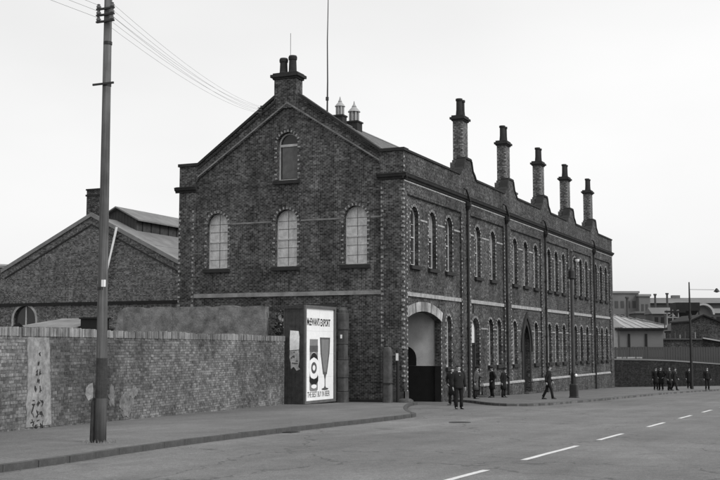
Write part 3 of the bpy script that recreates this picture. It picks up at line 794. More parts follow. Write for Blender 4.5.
for (zz, k_, sz) in ((.64, 3, .20), (.92, 3, .20), (1.16, 3, .16), (1.50, 2, .12), (1.72, 1, .12), (1.92, 2, .12), (2.14, 1, .13), (2.36, 1, .10)):
    for j in range(k_):
        gx = 7.62 + (j - (k_ - 1) / 2) * .21 + random.uniform(-.03, .03)
        for q_ in range(4):
            cx = gx + random.uniform(-.3, .3) * sz; cz = zz + random.uniform(-.4, .4) * sz; a = random.choice((0, PI / 2, PI / 4, -PI / 4, 1.2)) + random.uniform(-.3, .3)
            r1 = sz * random.uniform(.25, .5); r2 = random.uniform(.012, .022); ca, sa = math.cos(a), math.sin(a)
            q = [(cx + x * ca - y_ * sa, cz + x * sa + y_ * ca) for x, y_ in ((-r1, -r2), (r1, -r2 * .6), (r1 * .9, r2), (-r1 * .8, r2 * 1.2))]
            yy = -.033 - .0012 * q_; m.sheet(q, [], lambda u, v, w_: (u, yy + w_, v), .003)
m.build('paint_daubs', M_iron, bw_, stuff=True)
M_patch = grey('thin_render_patch', .165, .6, 3.5, .95, bump=.02, fine=16)
for (cx, cz, rx, rz_, y) in ((11.75, 1.15, .22, .34, -.024), (12.75, .85, .5, .38, -.0245), (13.2, 1.2, .28, .2, -.025)):
    m = MB(); blotch(m, cx, cz, rx, rz_, y, .024, 34, .45); m.build('render_patch', M_patch, bw_)
# small iron stain hole
# ================================================================== rendered wall behind, shrub, hoarding
rw = MB(); outl = [(-13.1, .0), (-13.1, 3.0), (-13.05, 3.55), (-12.95, 3.9), (-12.9, 4.22), (-12.6, 4.38)]
x = -12.4
while x < -5.2: outl.append((x, 4.40 + random.uniform(-.05, .04))); x += .3
outl += [(-5.05, 4.36), (-5.05, .0)]
rwt = thing('rendered_wall', 'tall grey cement-rendered wall with ragged top behind the brick boundary wall', 'wall', (0, 0, 0))
rw.sheet(outl, [], FY(-4.0), .35); rw.build('wall_face', M_render, rwt)
for x0, x1 in ((-12.58, -12.48), (-9.85, -9.7), (-7.4, -7.3)):
    m = MB(); m.box(x0, x1, -4.018, -4.0, .2, 4.25); m.build('joint_strip', M_render, rwt)
def leaves(m, n, cx, cy, cz, rx, ry, rz_, s):
    for i in range(n):
        while True:
            v = Vector((random.uniform(-1, 1), random.uniform(-1, 1), random.uniform(-1, 1)))
            if v.length < 1: break
        c = Vector((cx + v.x * rx, cy + v.y * ry, cz + v.z * rz_)); a = Vector((random.gauss(0, 1), random.gauss(0, 1), random.gauss(0, 1))).normalized()
        b = a.orthogonal().normalized(); k_ = s * random.uniform(.6, 1.4)
        m.add([c - a * k_, c + b * k_ * .45, c + a * k_, c - b * k_ * .45], [(0, 1, 2, 3)])
sh = thing('shrub', 'dark leafy elder bush showing in the gap beside the hoarding', 'shrub', (-4.6, -3.6, .1))
m = MB()
for k_ in range(5): m.tube([(random.uniform(-.15, .15), 0, 0), (random.uniform(-.3, .3), random.uniform(-.2, .2), 2.2), (random.uniform(-.5, .6), random.uniform(-.3, .3), 4.0)], [.04, .03, .01], 5)
m.build('stems', M_wood, sh)
m = MB(); leaves(m, 260, .25, 0, 3.4, .45, .4, .75, .09); leaves(m, 200, -.1, .3, 2.6, .6, .4, .9, .09); m.build('leaves', M_leaf, sh, stuff=True)
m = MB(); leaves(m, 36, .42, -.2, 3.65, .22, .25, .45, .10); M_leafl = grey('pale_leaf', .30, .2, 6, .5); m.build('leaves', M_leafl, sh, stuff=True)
# dark shed behind the bush
ds = thing('dark_shed', 'black tarred shed wall in the gap left of the hoarding', 'shed', (-4.2, -2.2, 0))
for i in range(6):
    m = MB(); m.box(-1.1 + i * .36, -1.1 + (i + 1) * .36 - .02, 0, .04, 0, 4.15 + .02 * (i % 3)); m.build('plank', M_black, ds)
m = MB(); m.box(-1.08, 1.06, .042, 1.6, 0, 4.0); m.build('shed_body', M_black, ds)
m = MB(); m.add([(-1.2, -.1, 4.18), (1.15, -.1, 4.18), (1.15, 1.7, 4.5), (-1.2, 1.7, 4.5), (-1.2, -.1, 4.24), (1.15, -.1, 4.24), (1.15, 1.7, 4.56), (-1.2, 1.7, 4.56)], [(0, 3, 2, 1), (4, 5, 6, 7), (0, 1, 5, 4), (1, 2, 6, 5), (2, 3, 7, 6), (3, 0, 4, 7)]); m.build('shed_roof', M_black, ds)

# hoarding: timber return panel facing the viewer + poster side facing the street
ho = thing('advertising_hoarding', 'black boarded advertising hoarding standing at the end of the brick wall', 'hoarding', (-2.66, -4.9, 0))
for i in range(5):
    a = -.94 + i * .186; m = MB(); m.box(a, a + .180, .0 - .006 * (i % 2), .035, .1, 4.36 - .01 * (i % 3)); m.build('board', M_wood, ho)
m = MB(); m.box(-.94, -.01, .036, .16, .1, 4.32); m.box(-.16, -.045, .16, 3.2, .1, 4.30); m.build('backing_frame', M_wood, ho)
for i in range(10):
    a = .17 + i * .303; m = MB(); m.box(-.045, -.012 - .003 * (i % 2), a, a + .297, .10, 4.30); m.build('board', M_wood, ho)
m = MB()
fy0, fy1, fz0, fz1 = .02, 3.10, .14, 4.36
m.sheet([(fy0, fz0), (fy1, fz0), (fy1, fz1), (fy0, fz1)], [[(fy0 + .12, fz0 + .12), (fy1 - .13, fz0 + .12), (fy1 - .13, fz1 - .12), (fy0 + .12, fz1 - .12)]], lambda u, v, w_: (.07 - w_, u, v), .08)
m.build('poster_frame', M_pframe, ho)
m = MB(); m.box(-.96, -.90, -.04, -.012, .2, 4.3); m.box(-.9, -.02, -.03, -.008, 2.0 + 2.2, 2.08 + 2.2); m.build('batten', M_wood, ho)
# brick stump at the foot of the wall end
ps = thing('beer_poster', 'white beer poster with dark bottle and tall glass of beer on the hoarding', 'poster', (-2.66, -4.9, 0))
m = MB(); PX = -.005
m.box(PX - .004, PX, .14, 2.98, .26, 4.24); m.build('paper', M_paper, ps)
m = MB()
for zs_ in (1.25, 2.25, 3.25): m.box(PX, PX + .0015, .14, 2.98, zs_, zs_ + .008)
m.box(PX, PX + .0015, 1.555, 1.563, .26, 4.24)
m.build('sheet_seams', grey('paper_seam', .55, .3, 5), ps, stuff=True)
def polyX(pts, mat, name, parent, x=PX, t=.003):
    m = MB(); m.sheet(pts, [], lambda u, v, w_: (x + .004 - w_, u, v), t); return m.build(name, mat, parent)
def ell(cx, cz, rx, rz_, n=24, a0=0, a1=2 * PI): return [(cx + rx * math.cos(a0 + (a1 - a0) * i / n), cz + rz_ * math.sin(a0 + (a1 - a0) * i / n)) for i in range(n)]
# bottle
bc = .98; b = .44
bot = [(bc - b, .62), (bc + b, .62), (bc + b, 2.55), (bc + b * .8, 2.75), (bc + b * .62, 2.95), (bc - b * .62, 2.95), (bc - b * .8, 2.75), (bc - b, 2.55)]
bot = [(bc - b * .9, .72), (bc - b * .7, .66), (bc + b * .7, .66), (bc + b * .9, .72), (bc + b * .9, 2.90), (bc - b * .9, 2.90)]
polyX(bot, M_ink2, 'bottle', ps, PX)
polyX([(bc - b * .92, 2.35), (bc + b * .92, 2.35), (bc + b * .92, 2.62), (bc - b * .92, 2.62)], M_inkm, 'label_band', ps, PX + .003)
polyX(ell(bc, 1.72, b * 1.02, .62), M_paper, 'label_ground', ps, PX + .006)
polyX([(p[0], p[1]) for p in ell(bc, 1.80, b * .98, .52, 16, R(12), R(168))] + [(bc - b * .9, 1.98), (bc - b * .55, 2.05), (bc, 2.12), (bc + b * .55, 2.05), (bc + b * .9, 1.98)][::1], M_ink, 'label_band', ps, PX + .009)
polyX(ell(bc, 1.66, b * .62, .25), M_inkm, 'label_disc', ps, PX + .009)
polyX(ell(bc, 1.66, b * .30, .12), M_paper, 'label_disc', ps, PX + .012)
polyX([(bc - b * .95, 1.32), (bc - b * .5, 1.22), (bc, 1.18), (bc + b * .5, 1.22), (bc + b * .95, 1.32), (bc + b * .95, 1.08), (bc + b * .5, .95), (bc, .92), (bc - b * .5, .95), (bc - b * .95, 1.08)], M_ink, 'label_band', ps, PX + .012)
polyX(ell(bc, .86, b * .6, .09), M_paper, 'label_ground', ps, PX + .015)
# glass of beer
gc = 2.10
polyX([(gc - .20, 1.36), (gc + .20, 1.36), (gc + .46, 2.30), (gc + .52, 2.98), (gc - .52, 2.98), (gc - .46, 2.30)], M_inkm, 'glass', ps, PX)
polyX([(gc - .12, 1.46), (gc + .12, 1.46), (gc + .34, 2.30), (gc + .38, 2.90), (gc - .38, 2.90), (gc - .34, 2.30)], M_ink2, 'beer', ps, PX + .003)
polyX([(gc - .13, 1.36), (gc + .13, 1.36), (gc + .04, 1.15), (gc + .04, .85), (gc + .12, .76), (gc - .12, .76), (gc - .04, .85), (gc - .04, 1.15)], M_inkm, 'glass_stem', ps, PX + .003)
polyX(ell(gc, .72, .34, .05), M_inkm, 'glass_foot', ps, PX + .006)
def text(s, size, y0, z0, width, mat, name, parent, x, bold=.02):
    cu = bpy.data.curves.new(name, 'FONT'); cu.body = s; cu.size = size; cu.offset = bold; cu.align_x = 'CENTER'; cu.extrude = .0015
    t = bpy.data.objects.new(name, cu); COL.objects.link(t); bpy.context.view_layer.update()
    me = bpy.data.meshes.new_from_object(t.evaluated_get(bpy.context.evaluated_depsgraph_get()))
    COL.objects.unlink(t); bpy.data.objects.remove(t)
    xs_ = [v.co.x for v in me.vertices]; k_ = width / (max(xs_) - min(xs_)); mid = (max(xs_) + min(xs_)) / 2
    for v in me.vertices: v.co = Vector((v.co.z, (v.co.x - mid) * k_, v.co.y))
    me.materials.clear(); me.materials.append(mat); o = link(name, me, parent, (x, y0, z0)); return o
text("McEWAN'S", .44, .93, 3.50, 1.22, M_ink, 'lettering', ps, PX + .002, .013)
text("EXPORT", .44, 2.14, 3.48, 1.0, M_ink, 'lettering', ps, PX + .002, .013)
text("THE BEST BUY IN BEER", .34, 1.48, .40, 2.2, M_ink, 'lettering', ps, PX + .002, .002)
# torn white bills on the return panel
tb = thing('torn_bill', 'torn white paper bill pasted on the black boards left of the poster', 'bill', (-2.66, -4.9, 0))
m = MB(); m.sheet([(-.66, 2.42), (-.22, 2.45), (-.20, 3.0), (-.24, 3.24), (-.64, 3.27), (-.67, 2.9)], [], lambda u, v, w_: (u, -.014 + w_, v), .004); m.build('paper', M_torn, tb)
m = MB(); m.sheet([(-.66, 2.40), (-.22, 2.42), (-.20, 2.0), (-.25, 1.72), (-.16, 1.62), (-.33, 1.55), (-.47, 1.72), (-.60, 1.62), (-.62, 1.9), (-.68, 2.1)], [], lambda u, v, w_: (u, -.014 + w_, v), .004)
m.build('paper', grey('stained_bill_paper', .42, .5, 5, .8), tb)
m = MB()
for i in range(9):
    cx, cz = random.uniform(-.58, -.3), random.uniform(1.8, 2.36); r1 = random.uniform(.03, .07)
    m.sheet([(cx - r1, cz - .02), (cx + r1, cz - .03), (cx + r1 * .8, cz + .025), (cx - r1, cz + .02)], [], lambda u, v, w_: (u, -.017 + w_, v), .002)
m.build('printed_marks', M_inkm, tb, stuff=True)
# gate pier right of the poster: stacked stones
gpier = thing('gate_pier', 'rough stone gate pier with rounded top right of the beer poster', 'gate pier', (-2.42, -1.45, 0))
zz = -.2
for i, h in enumerate((.75, .62, .80, .70, .66, .78)):
    m = MB(); a = .22 + random.uniform(-.02, .012); c_ = .02
    m.loft([(0, 0, zz + .008, a - c_, a - c_), (0, 0, zz + .03, a, a), (0, 0, zz + h - .03, a - .004, a), (0, 0, zz + h - .006, a - c_, a - c_)], 16, superq=.35)
    m.build('stone', M_stone2, gpier); zz += h
m = MB(); m.loft([(0, 0, zz, .20, .20), (0, 0, zz + .12, .19, .19), (0, 0, zz + .22, .13, .13), (0, 0, zz + .26, .05, .05)], 14, superq=.6); m.build('stone', M_stone2, gpier)
m = MB(); m.box(-.02, .07, -.235, -.225, 2.95, 3.12); m.build('enamel_plate', M_paper, gpier)
# timber yard gate between the hoarding and the pier
# short stone post and leaning iron plate near the corner
sp = thing('stone_post', 'short worn stone post beside the corner of the building', 'post', (-.47, -.85, 0))
m = MB(); m.loft([(0, 0, -.2, .21, .19), (0, 0, 1.2, .19, .18), (0, 0, 2.35, .18, .17), (0, 0, 2.52, .15, .14), (0, 0, 2.56, .08, .08)], 14, superq=.45); m.build('shaft', M_stone2, sp)
m = MB(); m.box(-.2, .2, -.205, .205, .9, .96); m.build('iron_strap', M_iron, sp)
ip = thing('iron_post', 'thin dark iron post with a small white tag against the building corner', 'post', (-.12, -.5, 0))
m = MB(); m.tube([(0, 0, -.1), (0, 0, 2.45)], .07, 8); m.build('shaft', M_iron, ip)
m = MB(); m.box(-.06, .06, -.085, -.075, 1.95, 2.28); m.build('tag_plate', M_torn, ip)

# ================================================================== WOODEN TELEGRAPH POLE
px_, py_ = 4.98, -29.05; g0 = gz(px_, py_)
M_pole = N('creosoted_pole'); c = M_pole.coord(scale=(14, 14, .5)); a = M_pole.noise(c, 1.5, 5); zc_ = M_pole.noise(M_pole.coord(), 1.2, 4)
M_pole.bump(a, .6, .01); M_pole = M_pole.fin(M_pole.math('MULTIPLY', M_pole.rng(a, .3, .7, .055, .15), M_pole.rng(zc_, .3, .7, .7, 1.3)), .85, .25)
tp = thing('telegraph_pole', 'tall tapering wooden pole with insulators at the kerb by the brick wall', 'telegraph pole', (px_, py_, g0))
m = MB(); m.tube([(.03, 0, 0), (.03, 0, 1.3), (.01, 0, 3), (0, 0, 6), (-.015, 0, 10.3)], [.122, .112, .102, .090, .078], 16); m.build('shaft', M_pole, tp, smooth=True)
m = MB(); m.tube([(-.12, -.05, .0), (-.115, -.04, .85), (-.09, -.03, .95)], [.06, .055, .04], 8); m.tube([(.03, 0, .95), (.03, 0, 1.75)], [.118, .113], 16); m.build('tarred_sleeve', M_wood, tp)
for z in (3.15, 7.36, 8.24):
    m = MB(); r_ = .107 if z < 4 else .092; m.tube([(0, 0, z - .03), (0, 0, z + .03)], r_, 14)
    if abs(z - 7.36) < .1: m.box(-.26, .26, -.14, -.11, z - .02, z + .02)
    m.build('iron_band', M_iron, tp)
m = MB(); m.box(.10, .17, -.17, -.12, 3.18, 3.32); m.build('enamel_tag', M_paper, tp)
INS = []
for k_, z in enumerate((8.97, 8.84, 8.70)):
    m = MB(); m.box(-.22, .22, -.13, -.08, z - .035, z + .0); m.build('crossarm', M_iron, tp)
    for s in (-1, 1):
        m = MB(); x = s * .17
        m.loft([(x, -.105, z, .03, .03), (x, -.105, z + .015, .045, .045), (x, -.105, z + .05, .05, .05), (x, -.105, z + .06, .028, .028), (x, -.105, z + .085, .036, .036), (x, -.105, z + .095, .02, .02)], 10)
        m.build('insulator', M_porc, tp); INS.append((px_ + x, py_ - .105, g0 + z + .07, s))
# pasted paper on the pole, bills on the wall by the pole
nb = thing('paper_notice', 'torn pale paper notice nailed to the wooden pole', 'notice', (px_ - .1, py_ - .17, g0 + 1.02))
m = MB(); m.sheet([(-.13, 0), (-.05, -.12), (.05, -.06), (.06, .1), (.04, .24), (-.06, .20), (-.12, .12)], [], lambda u, v, w_: (u, w_, v), .003)
m.build('paper', grey('notice_paper', .38, .5, 9, .8), nb)
def wire(p, q, sag, name='wire', r_=.004):
    m = MB(); n = 14; P = []
    for i in range(n + 1):
        t = i / n; P.append((p[0] + (q[0] - p[0]) * t, p[1] + (q[1] - p[1]) * t, p[2] + (q[2] - p[2]) * t - sag * 4 * t * (1 - t)))
    m.tube(P, r_, 4); return m
wr = thing('overhead_wires', 'thin overhead wires running from the wooden pole to the gable', 'wires', (px_, py_, g0 + 9))
for i, (x, y, z, s) in enumerate(INS):
    q = (-7.55 + .13 * (i % 2) - .0, -.1, 14.05 + .30 * (2 - i // 2) / 2 + .0)
    m = wire((x - px_, y - py_, z - g0 - 9), (q[0] - px_, q[1] - py_, q[2] - g0 - 9), .35); m.build('wire', M_wire, wr)
    if s < 0:
        m = wire((x - px_, y - py_, z - g0 - 9), (x + .6 - px_, -70 - py_, z + .9 - g0 - 9), .7); m.build('wire', M_wire, wr)
br_ = link('wire_bracket', None, bld, (-7.5, -.1, 14.0))
m = MB(); m.box(-.04, .04, -.02, .02, -.1, .42); m.box(-.18, .18, -.03, .01, .1, .13); m.box(-.18, .18, -.03, .01, .3, .33); m.build('bracket', M_iron, br_)
# weeds round the foot of the pole
wd_ = MB()
for i in range(70):
    a = random.uniform(0, 2 * PI); r_ = random.uniform(.15, .34); x, y = r_ * math.cos(a), r_ * math.sin(a); h = random.uniform(.03, .10)
    wd_.add([(x, y, 0), (x + .012, y + .004, 0), (x + random.uniform(-.03, .03), y + random.uniform(-.03, .03), h)], [(0, 1, 2)])
o = wd_.build('weeds', M_leafl, loc=(px_, py_, g0 + .062)); o['kind'] = 'stuff'; tag(o, 'short weeds growing round the foot of the wooden pole', 'weeds')

# ================================================================== STREET LAMP
lx, ly = 5.04, 11.7; g1 = gz(lx, ly) + .06
lp = thing('street_lamp', 'tall iron street lamp on a square base in front of the brick facade', 'street lamp', (lx, ly, g1))
m = MB(); m.loft([(0, 0, -.1, .24, .24), (0, 0, .05, .24, .24), (0, 0, .08, .21, .21), (0, 0, .68, .20, .20), (0, 0, .74, .16, .16)], 16, superq=.35); m.build('base', M_iron, lp)
m = MB(); m.tube([(0, 0, .74), (0, 0, 1.3), (0, 0, 1.36)], [.15, .135, .11], 12); m.build('lower_sleeve', M_iron, lp, smooth=False)
m = MB(); m.tube([(0, 0, 1.36), (0, 0, 6.35)], [.105, .085], 12); m.build('column', M_lamp, lp)
m = MB(); m.loft([(0, 0, 6.3, .10, .10), (0, 0, 6.36, .19, .19), (0, 0, 6.45, .18, .18), (0, 0, 6.75, .17, .17), (0, 0, 6.95, .08, .08)], 12); m.build('collar', M_iron, lp)
m = MB(); m.tube([(0, 0, 6.9), (0, 0, 7.75)], [.055, .045], 10); m.loft([(0, 0, 7.75, .05, .05), (0, 0, 7.82, .09, .09), (0, 0, 7.92, .03, .03)], 10); m.build('finial', M_lamp, lp)
m = MB(); m.tube([(0, 0, 7.45), (.12, .03, 7.62), (.27, .05, 7.60), (.29, .06, 7.48)], .022, 6); m.build('bracket', M_iron, lp)
m = MB(); m.loft([(.29, .06, 7.50, .05, .05), (.29, .06, 7.44, .14, .14), (.29, .06, 7.40, .15, .15)], 12); m.build('lamp_shade', M_iron, lp)
m = MB(); m.loft([(.29, .06, 7.41, .12, .12), (.29, .06, 7.33, .13, .13), (.29, .06, 7.25, .09, .09), (.29, .06, 7.21, .03, .03)], 12); m.build('lamp_globe', M_lglass, lp, smooth=True)
m = MB(); m.loft([(.14, -.06, 1.10, .03, .03), (.14, -.06, 1.14, .07, .07), (.14, -.06, 1.20, .08, .08), (.14, -.06, 1.27, .04, .04)], 10); m.build('enamel_knob', M_paper, lp)
# far pole at the right with lamp arm
fx, fy = 7.0, 42.9; g2 = gz(fx, fy)
fp = thing('lamp_pole', 'thin dark lamp pole with a long side arm by the far brick wall', 'lamp pole', (fx, fy, g2), TH)
m = MB(); m.tube([(0, 0, -.1), (0, 0, 1.4), (0, 0, 5.9), (0, 0, 8.4)], [.13, .11, .085, .05], 10); m.build('column', M_iron, fp)
m = MB(); m.tube([(0, 0, 5.55), (0, 0, 5.9)], .13, 10); m.build('collar', M_iron, fp)
m = MB(); m.tube([(0, 0, 7.82), (1.95, 0, 7.80)], .018, 6); m.build('side_arm', M_iron, fp)
m = MB(); m.loft([(2.15, 0, 7.58, .05, .05), (2.15, 0, 7.66, .24, .24), (2.15, 0, 7.78, .16, .16), (2.15, 0, 7.92, .05, .05)], 12); m.build('lamp_shade', M_iron, fp)

# ================================================================== WORKSHOP ON THE LEFT
wk = thing('brick_workshop', 'wide gabled brick workshop with chimney and roof lantern beyond the yard wall', 'building', (-28.42, 14, 0))
EX, EZ, RZ = 7.6, 7.75, 11.45
m = MB(); m.sheet([(-30, -.5), (EX, -.5), (EX, EZ), (0, RZ), (-EX + .0, EZ + .1), (-EX - .1, 8.05), (-30, 7.9)], [arch(-5.55, 1.95, 3.2, 5.45, 14, rise=.97)], FY(0), .4)
m.build('wall', M_work, wk)
m = MB(); m.box(-30, EX, -.10, 0, 5.42, 5.62); m.build('dark_pipe_run', M_black, wk)
fo, fi = arch(-5.55, 2.25, 3.2, 5.6, 14, rise=1.1), arch(-5.55, 1.93, 3.2, 5.44, 14, rise=.95)
m = MB(); m.sheet(fo[1:] + [fo[0]] + [fi[0]] + list(reversed(fi[1:])), [], FY(-.03), .029); m.build('arch_stones', M_course, wk)
ww = link('window', None, wk)
m = MB(); m.sheet(arch(-5.55, 1.93, 3.2, 5.44, 14, rise=.95), [], FY(.2), .03); m.build('pane', M_glass, ww)
m = MB(); m.box(-5.60, -5.50, .15, .2, 3.2, 5.4); m.build('mullion', M_frame, ww)
m = MB()
for a, b in (((0, RZ), (EX + .15, EZ - .1)), ((0, RZ), (-EX - .1, EZ + .05))):
    m.add([(a[0], -.12, a[1] - .02), (b[0], -.12, b[1] - .02), (b[0], -.12, b[1] + .26), (a[0], -.12, a[1] + .26), (a[0], .45, a[1] - .02), (b[0], .45, b[1] - .02), (b[0], .45, b[1] + .26), (a[0], .45, a[1] + .26)],
          [(0, 1, 2, 3), (7, 6, 5, 4), (0, 4, 5, 1), (1, 5, 6, 2), (2, 6, 7, 3), (3, 7, 4, 0)])
m.build('coping', M_slate, wk)
m = MB()
for a, b in (((0, RZ - .62), (EX - .2, EZ - .50)), ((0, RZ - .62), (-EX + .2, EZ - .40))):
    m.add([(a[0], -.05, a[1]), (b[0], -.05, b[1]), (b[0], -.05, b[1] + .10), (a[0], -.05, a[1] + .10), (a[0], -.001, a[1]), (b[0], -.001, b[1]), (b[0], -.001, b[1] + .10), (a[0], -.001, a[1] + .10)],
          [(0, 1, 2, 3), (7, 6, 5, 4), (0, 4, 5, 1), (1, 5, 6, 2), (2, 6, 7, 3), (3, 7, 4, 0)])
m.build('raking_moulding', M_stone, wk)
wc = link('chimney', None, wk, (-.0, .35, 0))
m = MB(); m.box(-.52, .58, -.3, .6, 10.6, 13.25); m.build('shaft', M_front, wc)
m = MB(); m.box(-.58, .64, -.36, .66, 12.85, 12.97); m.box(-.57, .63, -.35, .65, 13.25, 13.36); m.build('cap', M_stone, wc)
def roofslab(m, x0, z0, x1, z1, ya, yb, t=.12):
    P = [(x0, z0), (x1, z1), (x1, z1 + t), (x0, z0 + t)]
    m.add([(a, ya, b) for a, b in P] + [(a, yb, b) for a, b in P], [(0, 1, 2, 3), (7, 6, 5, 4), (0, 4, 5, 1), (1, 5, 6, 2), (2, 6, 7, 3), (3, 7, 4, 0)])
m = MB(); roofslab(m, 0, RZ - .1, EX + .1, EZ - .1, .45, 26); m.build('roof', M_sheet, wk)
m = MB(); roofslab(m, 0, RZ - .1, -EX - .1, EZ - .1, .45, 26); m.build('roof', M_sheet, wk)
m = MB(); m.box(EX - .4, EX, .4, 26, -.5, EZ - .15); m.build('side_wall', M_work, wk)
for i in range(1, 8):
    m = MB(); z = RZ - .1 - (RZ - EZ) * .48; 
    roofslab(m, EX * (.30 + .085 * i) , RZ + .025 - (RZ - EZ) * (.30 + .085 * i), EX * (.31 + .085 * i), RZ + .025 - (RZ - EZ) * (.31 + .085 * i), .5, 26, .05) if i in (3, 6) else roofslab(m, EX * .9, EZ + .3, EX * .905, EZ + .297, 1 + i * 3, 1.02 + i * 3, .06)
    m.build('lap_joint', M_slate, wk)
# roof lantern (monitor) along the ridge
lt = link('roof_lantern', None, wk, (.0, 2.9, 0))
m = MB(); m.sheet([(-1.65, 9.9), (1.65, 9.9), (1.65, 11.5), (0, 12.35), (-1.65, 11.5)], [], FY(0), .15); m.build('lantern_gable', M_fard, lt)
for i in range(13):
    a = -1.65 + i * .254; m = MB(); zt_ = 12.35 - abs(a + .13) * .54; m.box(a, a + .235, -.03, -.001, 10.2, zt_ - .12); m.build('plank', M_fard, lt)
m = MB(); m.box(1.5, 1.65, .15, 22, 9.8, 11.45); m.build('lantern_side', M_wood, lt)
m = MB(); m.box(-1.65, -1.5, .15, 22, 9.8, 11.45); m.build('lantern_side', M_wood, lt)
for i in range(20):
    m = MB(); m.box(1.651, 1.69, .6 + i * 1.08, .68 + i * 1.08, 10.2, 11.45); m.build('louvre_post', M_black, lt)
m = MB(); roofslab(m, 0, 12.35, 1.95, 11.34, -.3, 22.3, .1); m.build('lantern_roof', M_sheet, lt)
m = MB(); roofslab(m, 0, 12.35, -1.95, 11.34, -.3, 22.3, .1); m.build('lantern_roof', M_sheet, lt)
# raking white pipe and the darker toothed bricks beside it
m = MB(); m.tube([(2.17, -.14, 10.6), (1.5, -.14, 7.9), (1.15, -.14, 5.95)], [.085, .06, .03], 8); m.build('white_pipe', M_paper, wk)
m = MB(); m.loft([(1.2, -.16, 5.75, .10, .10), (1.2, -.16, 5.9, .14, .14), (1.2, -.16, 6.0, .08, .08)], 10); m.build('lamp_fitting', M_paper, wk)
m = MB()
for i in range(24):
    z = 6.2 + i * .18; x = 1.35 + (z - 6.2) * (.92 / 4.3); m.box(x, x + (.32 if i % 2 else .14), -.05, -.001, z, z + .09)
m.build('toothing', M_front, wk, stuff=True)

# low pale roofed shed behind the wall, black box put in for a dark opening
sd = thing('low_shed', 'low shed with a pale sheet roof just over the brick wall at the left', 'shed', (-17.3, -4, 0))
m = MB(); m.box(-1.9, 1.9, .1, 3, -.1, 3.5); m.build('shed_body', M_dark, sd)
m = MB(); m.add([(-2.1, -.2, 3.42), (2.05, -.2, 3.42), (1.35, 3.1, 3.95), (-1.4, 3.1, 3.97), (-2.1, -.2, 3.50), (2.05, -.2, 3.50), (1.35, 3.1, 4.02), (-1.4, 3.1, 4.04)],
                 [(0, 3, 2, 1), (4, 5, 6, 7), (0, 1, 5, 4), (1, 2, 6, 5), (2, 3, 7, 6), (3, 0, 4, 7)]); m.build('sheet_roof', grey('weathered_felt', .19, .35, 1.2, .8), sd)
m = MB(); m.add([(-1.95, -.24, 3.50), (-1.1, -.24, 3.50), (-1.45, -.24, 3.72)], [(0, 1, 2)]); m.add([(-1.95, -.10, 3.52), (-1.1, -.10, 3.52), (-1.45, -.10, 3.76)], [(2, 1, 0)]); m.build('roof_vent', M_black, sd)
st = thing('black_box', 'small black box on legs above the brick wall left of the pole', 'tank', (-14.6, -4, 0))
m = MB(); m.box(-.5, .5, 0, .9, 2.9, 3.9); m.box(-.56, .56, -.06, .96, 3.9, 3.98); m.build('box_body', M_black, st)
m = MB()
for x in (-.4, .4):
    for y in (.1, .8): m.box(x - .05, x + .05, y - .05, y + .05, -.1, 2.9)
m.build('stand', M_black, st)

# ================================================================== RIGHT BACKGROUND
P0, P1 = Vector((-.4, 50.5)), Vector((6.8, 63.7)); dw = (P1 - P0).normalized(); aw = math.atan2(dw.y, dw.x)
fw = thing('yard_wall', 'high sooty brick yard wall with stone coping beyond the building', 'wall', (P0.x, P0.y, 0), aw)
Lf = 46; m = MB()
tz = [1.50, 1.42, 1.30, 1.10, .92, .80, .70]; tx = [-1.2, 4, 8, 12, 15.5, 22, Lf]
for i in range(6):
    a, b = tx[i], tx[i + 1]; za, zb_ = tz[i], tz[i + 1]
    m.add([(a, 0, -2.2), (b, 0, -2.2), (b, 0, zb_), (a, 0, za), (a, .35, -2.2), (b, .35, -2.2), (b, .35, zb_), (a, .35, za)], [(0, 1, 2, 3), (7, 6, 5, 4), (0, 4, 5, 1), (2, 6, 7, 3)] + ([(3, 7, 4, 0)] if i == 0 else []) + ([(1, 5, 6, 2)] if i == 5 else []))
m.build('wall_face', M_dark, fw)
m = MB()
for i in range(6):
    a, b = tx[i], tx[i + 1]; za, zb_ = tz[i] + .002, tz[i + 1] + .002
    m.add([(a, -.06, za), (b, -.06, zb_), (b, -.06, zb_ + .12), (a, -.06, za + .12), (a, .41, za), (b, .41, zb_), (b, .41, zb_ + .12), (a, .41, za + .12)], [(0, 1, 2, 3), (7, 6, 5, 4), (0, 4, 5, 1), (2, 6, 7, 3), (3, 7, 4, 0), (1, 5, 6, 2)])
m.build('coping', M_far, fw)
# pieces placed at their distances, facing down the street
def far(name, label, cat, D, a): 
    x, y = frame(D, a); return thing(name, label, cat, (x, y, 0), TH)
def S(px, D): return (px - 360) / 1116 * D      # offset to the right used only while writing sizes below
# slatted fence on the wall
fe = far('slatted_fence', 'dark slatted timber fence above the yard wall', 'fence', 113, S(612, 113))
for i in range(52):
    x = i * .255; m = MB() if i == 0 else m
    if i == 0: m.box(-.11, .11, 0, .05, .2, 2.62); fm = m.mesh('slat', M_fard)
    link('slat', fm, fe, (x, random.uniform(0, .02), random.uniform(-.05, .03)))
m = MB(); m.box(-.3, 13.1, .052, .12, 1.5, 1.6); m.box(-.3, 13.1, .052, .12, 2.35, 2.45); m.build('rail', M_fard, fe)
for x0, x1 in ((.3, .85), (.92, 1.3), (1.4, 2.2), (2.3, 2.9)): m = MB(); m.box(x0, x1, -.05, -.02, 1.46, 1.62); m.build('white_board', M_course, fe)
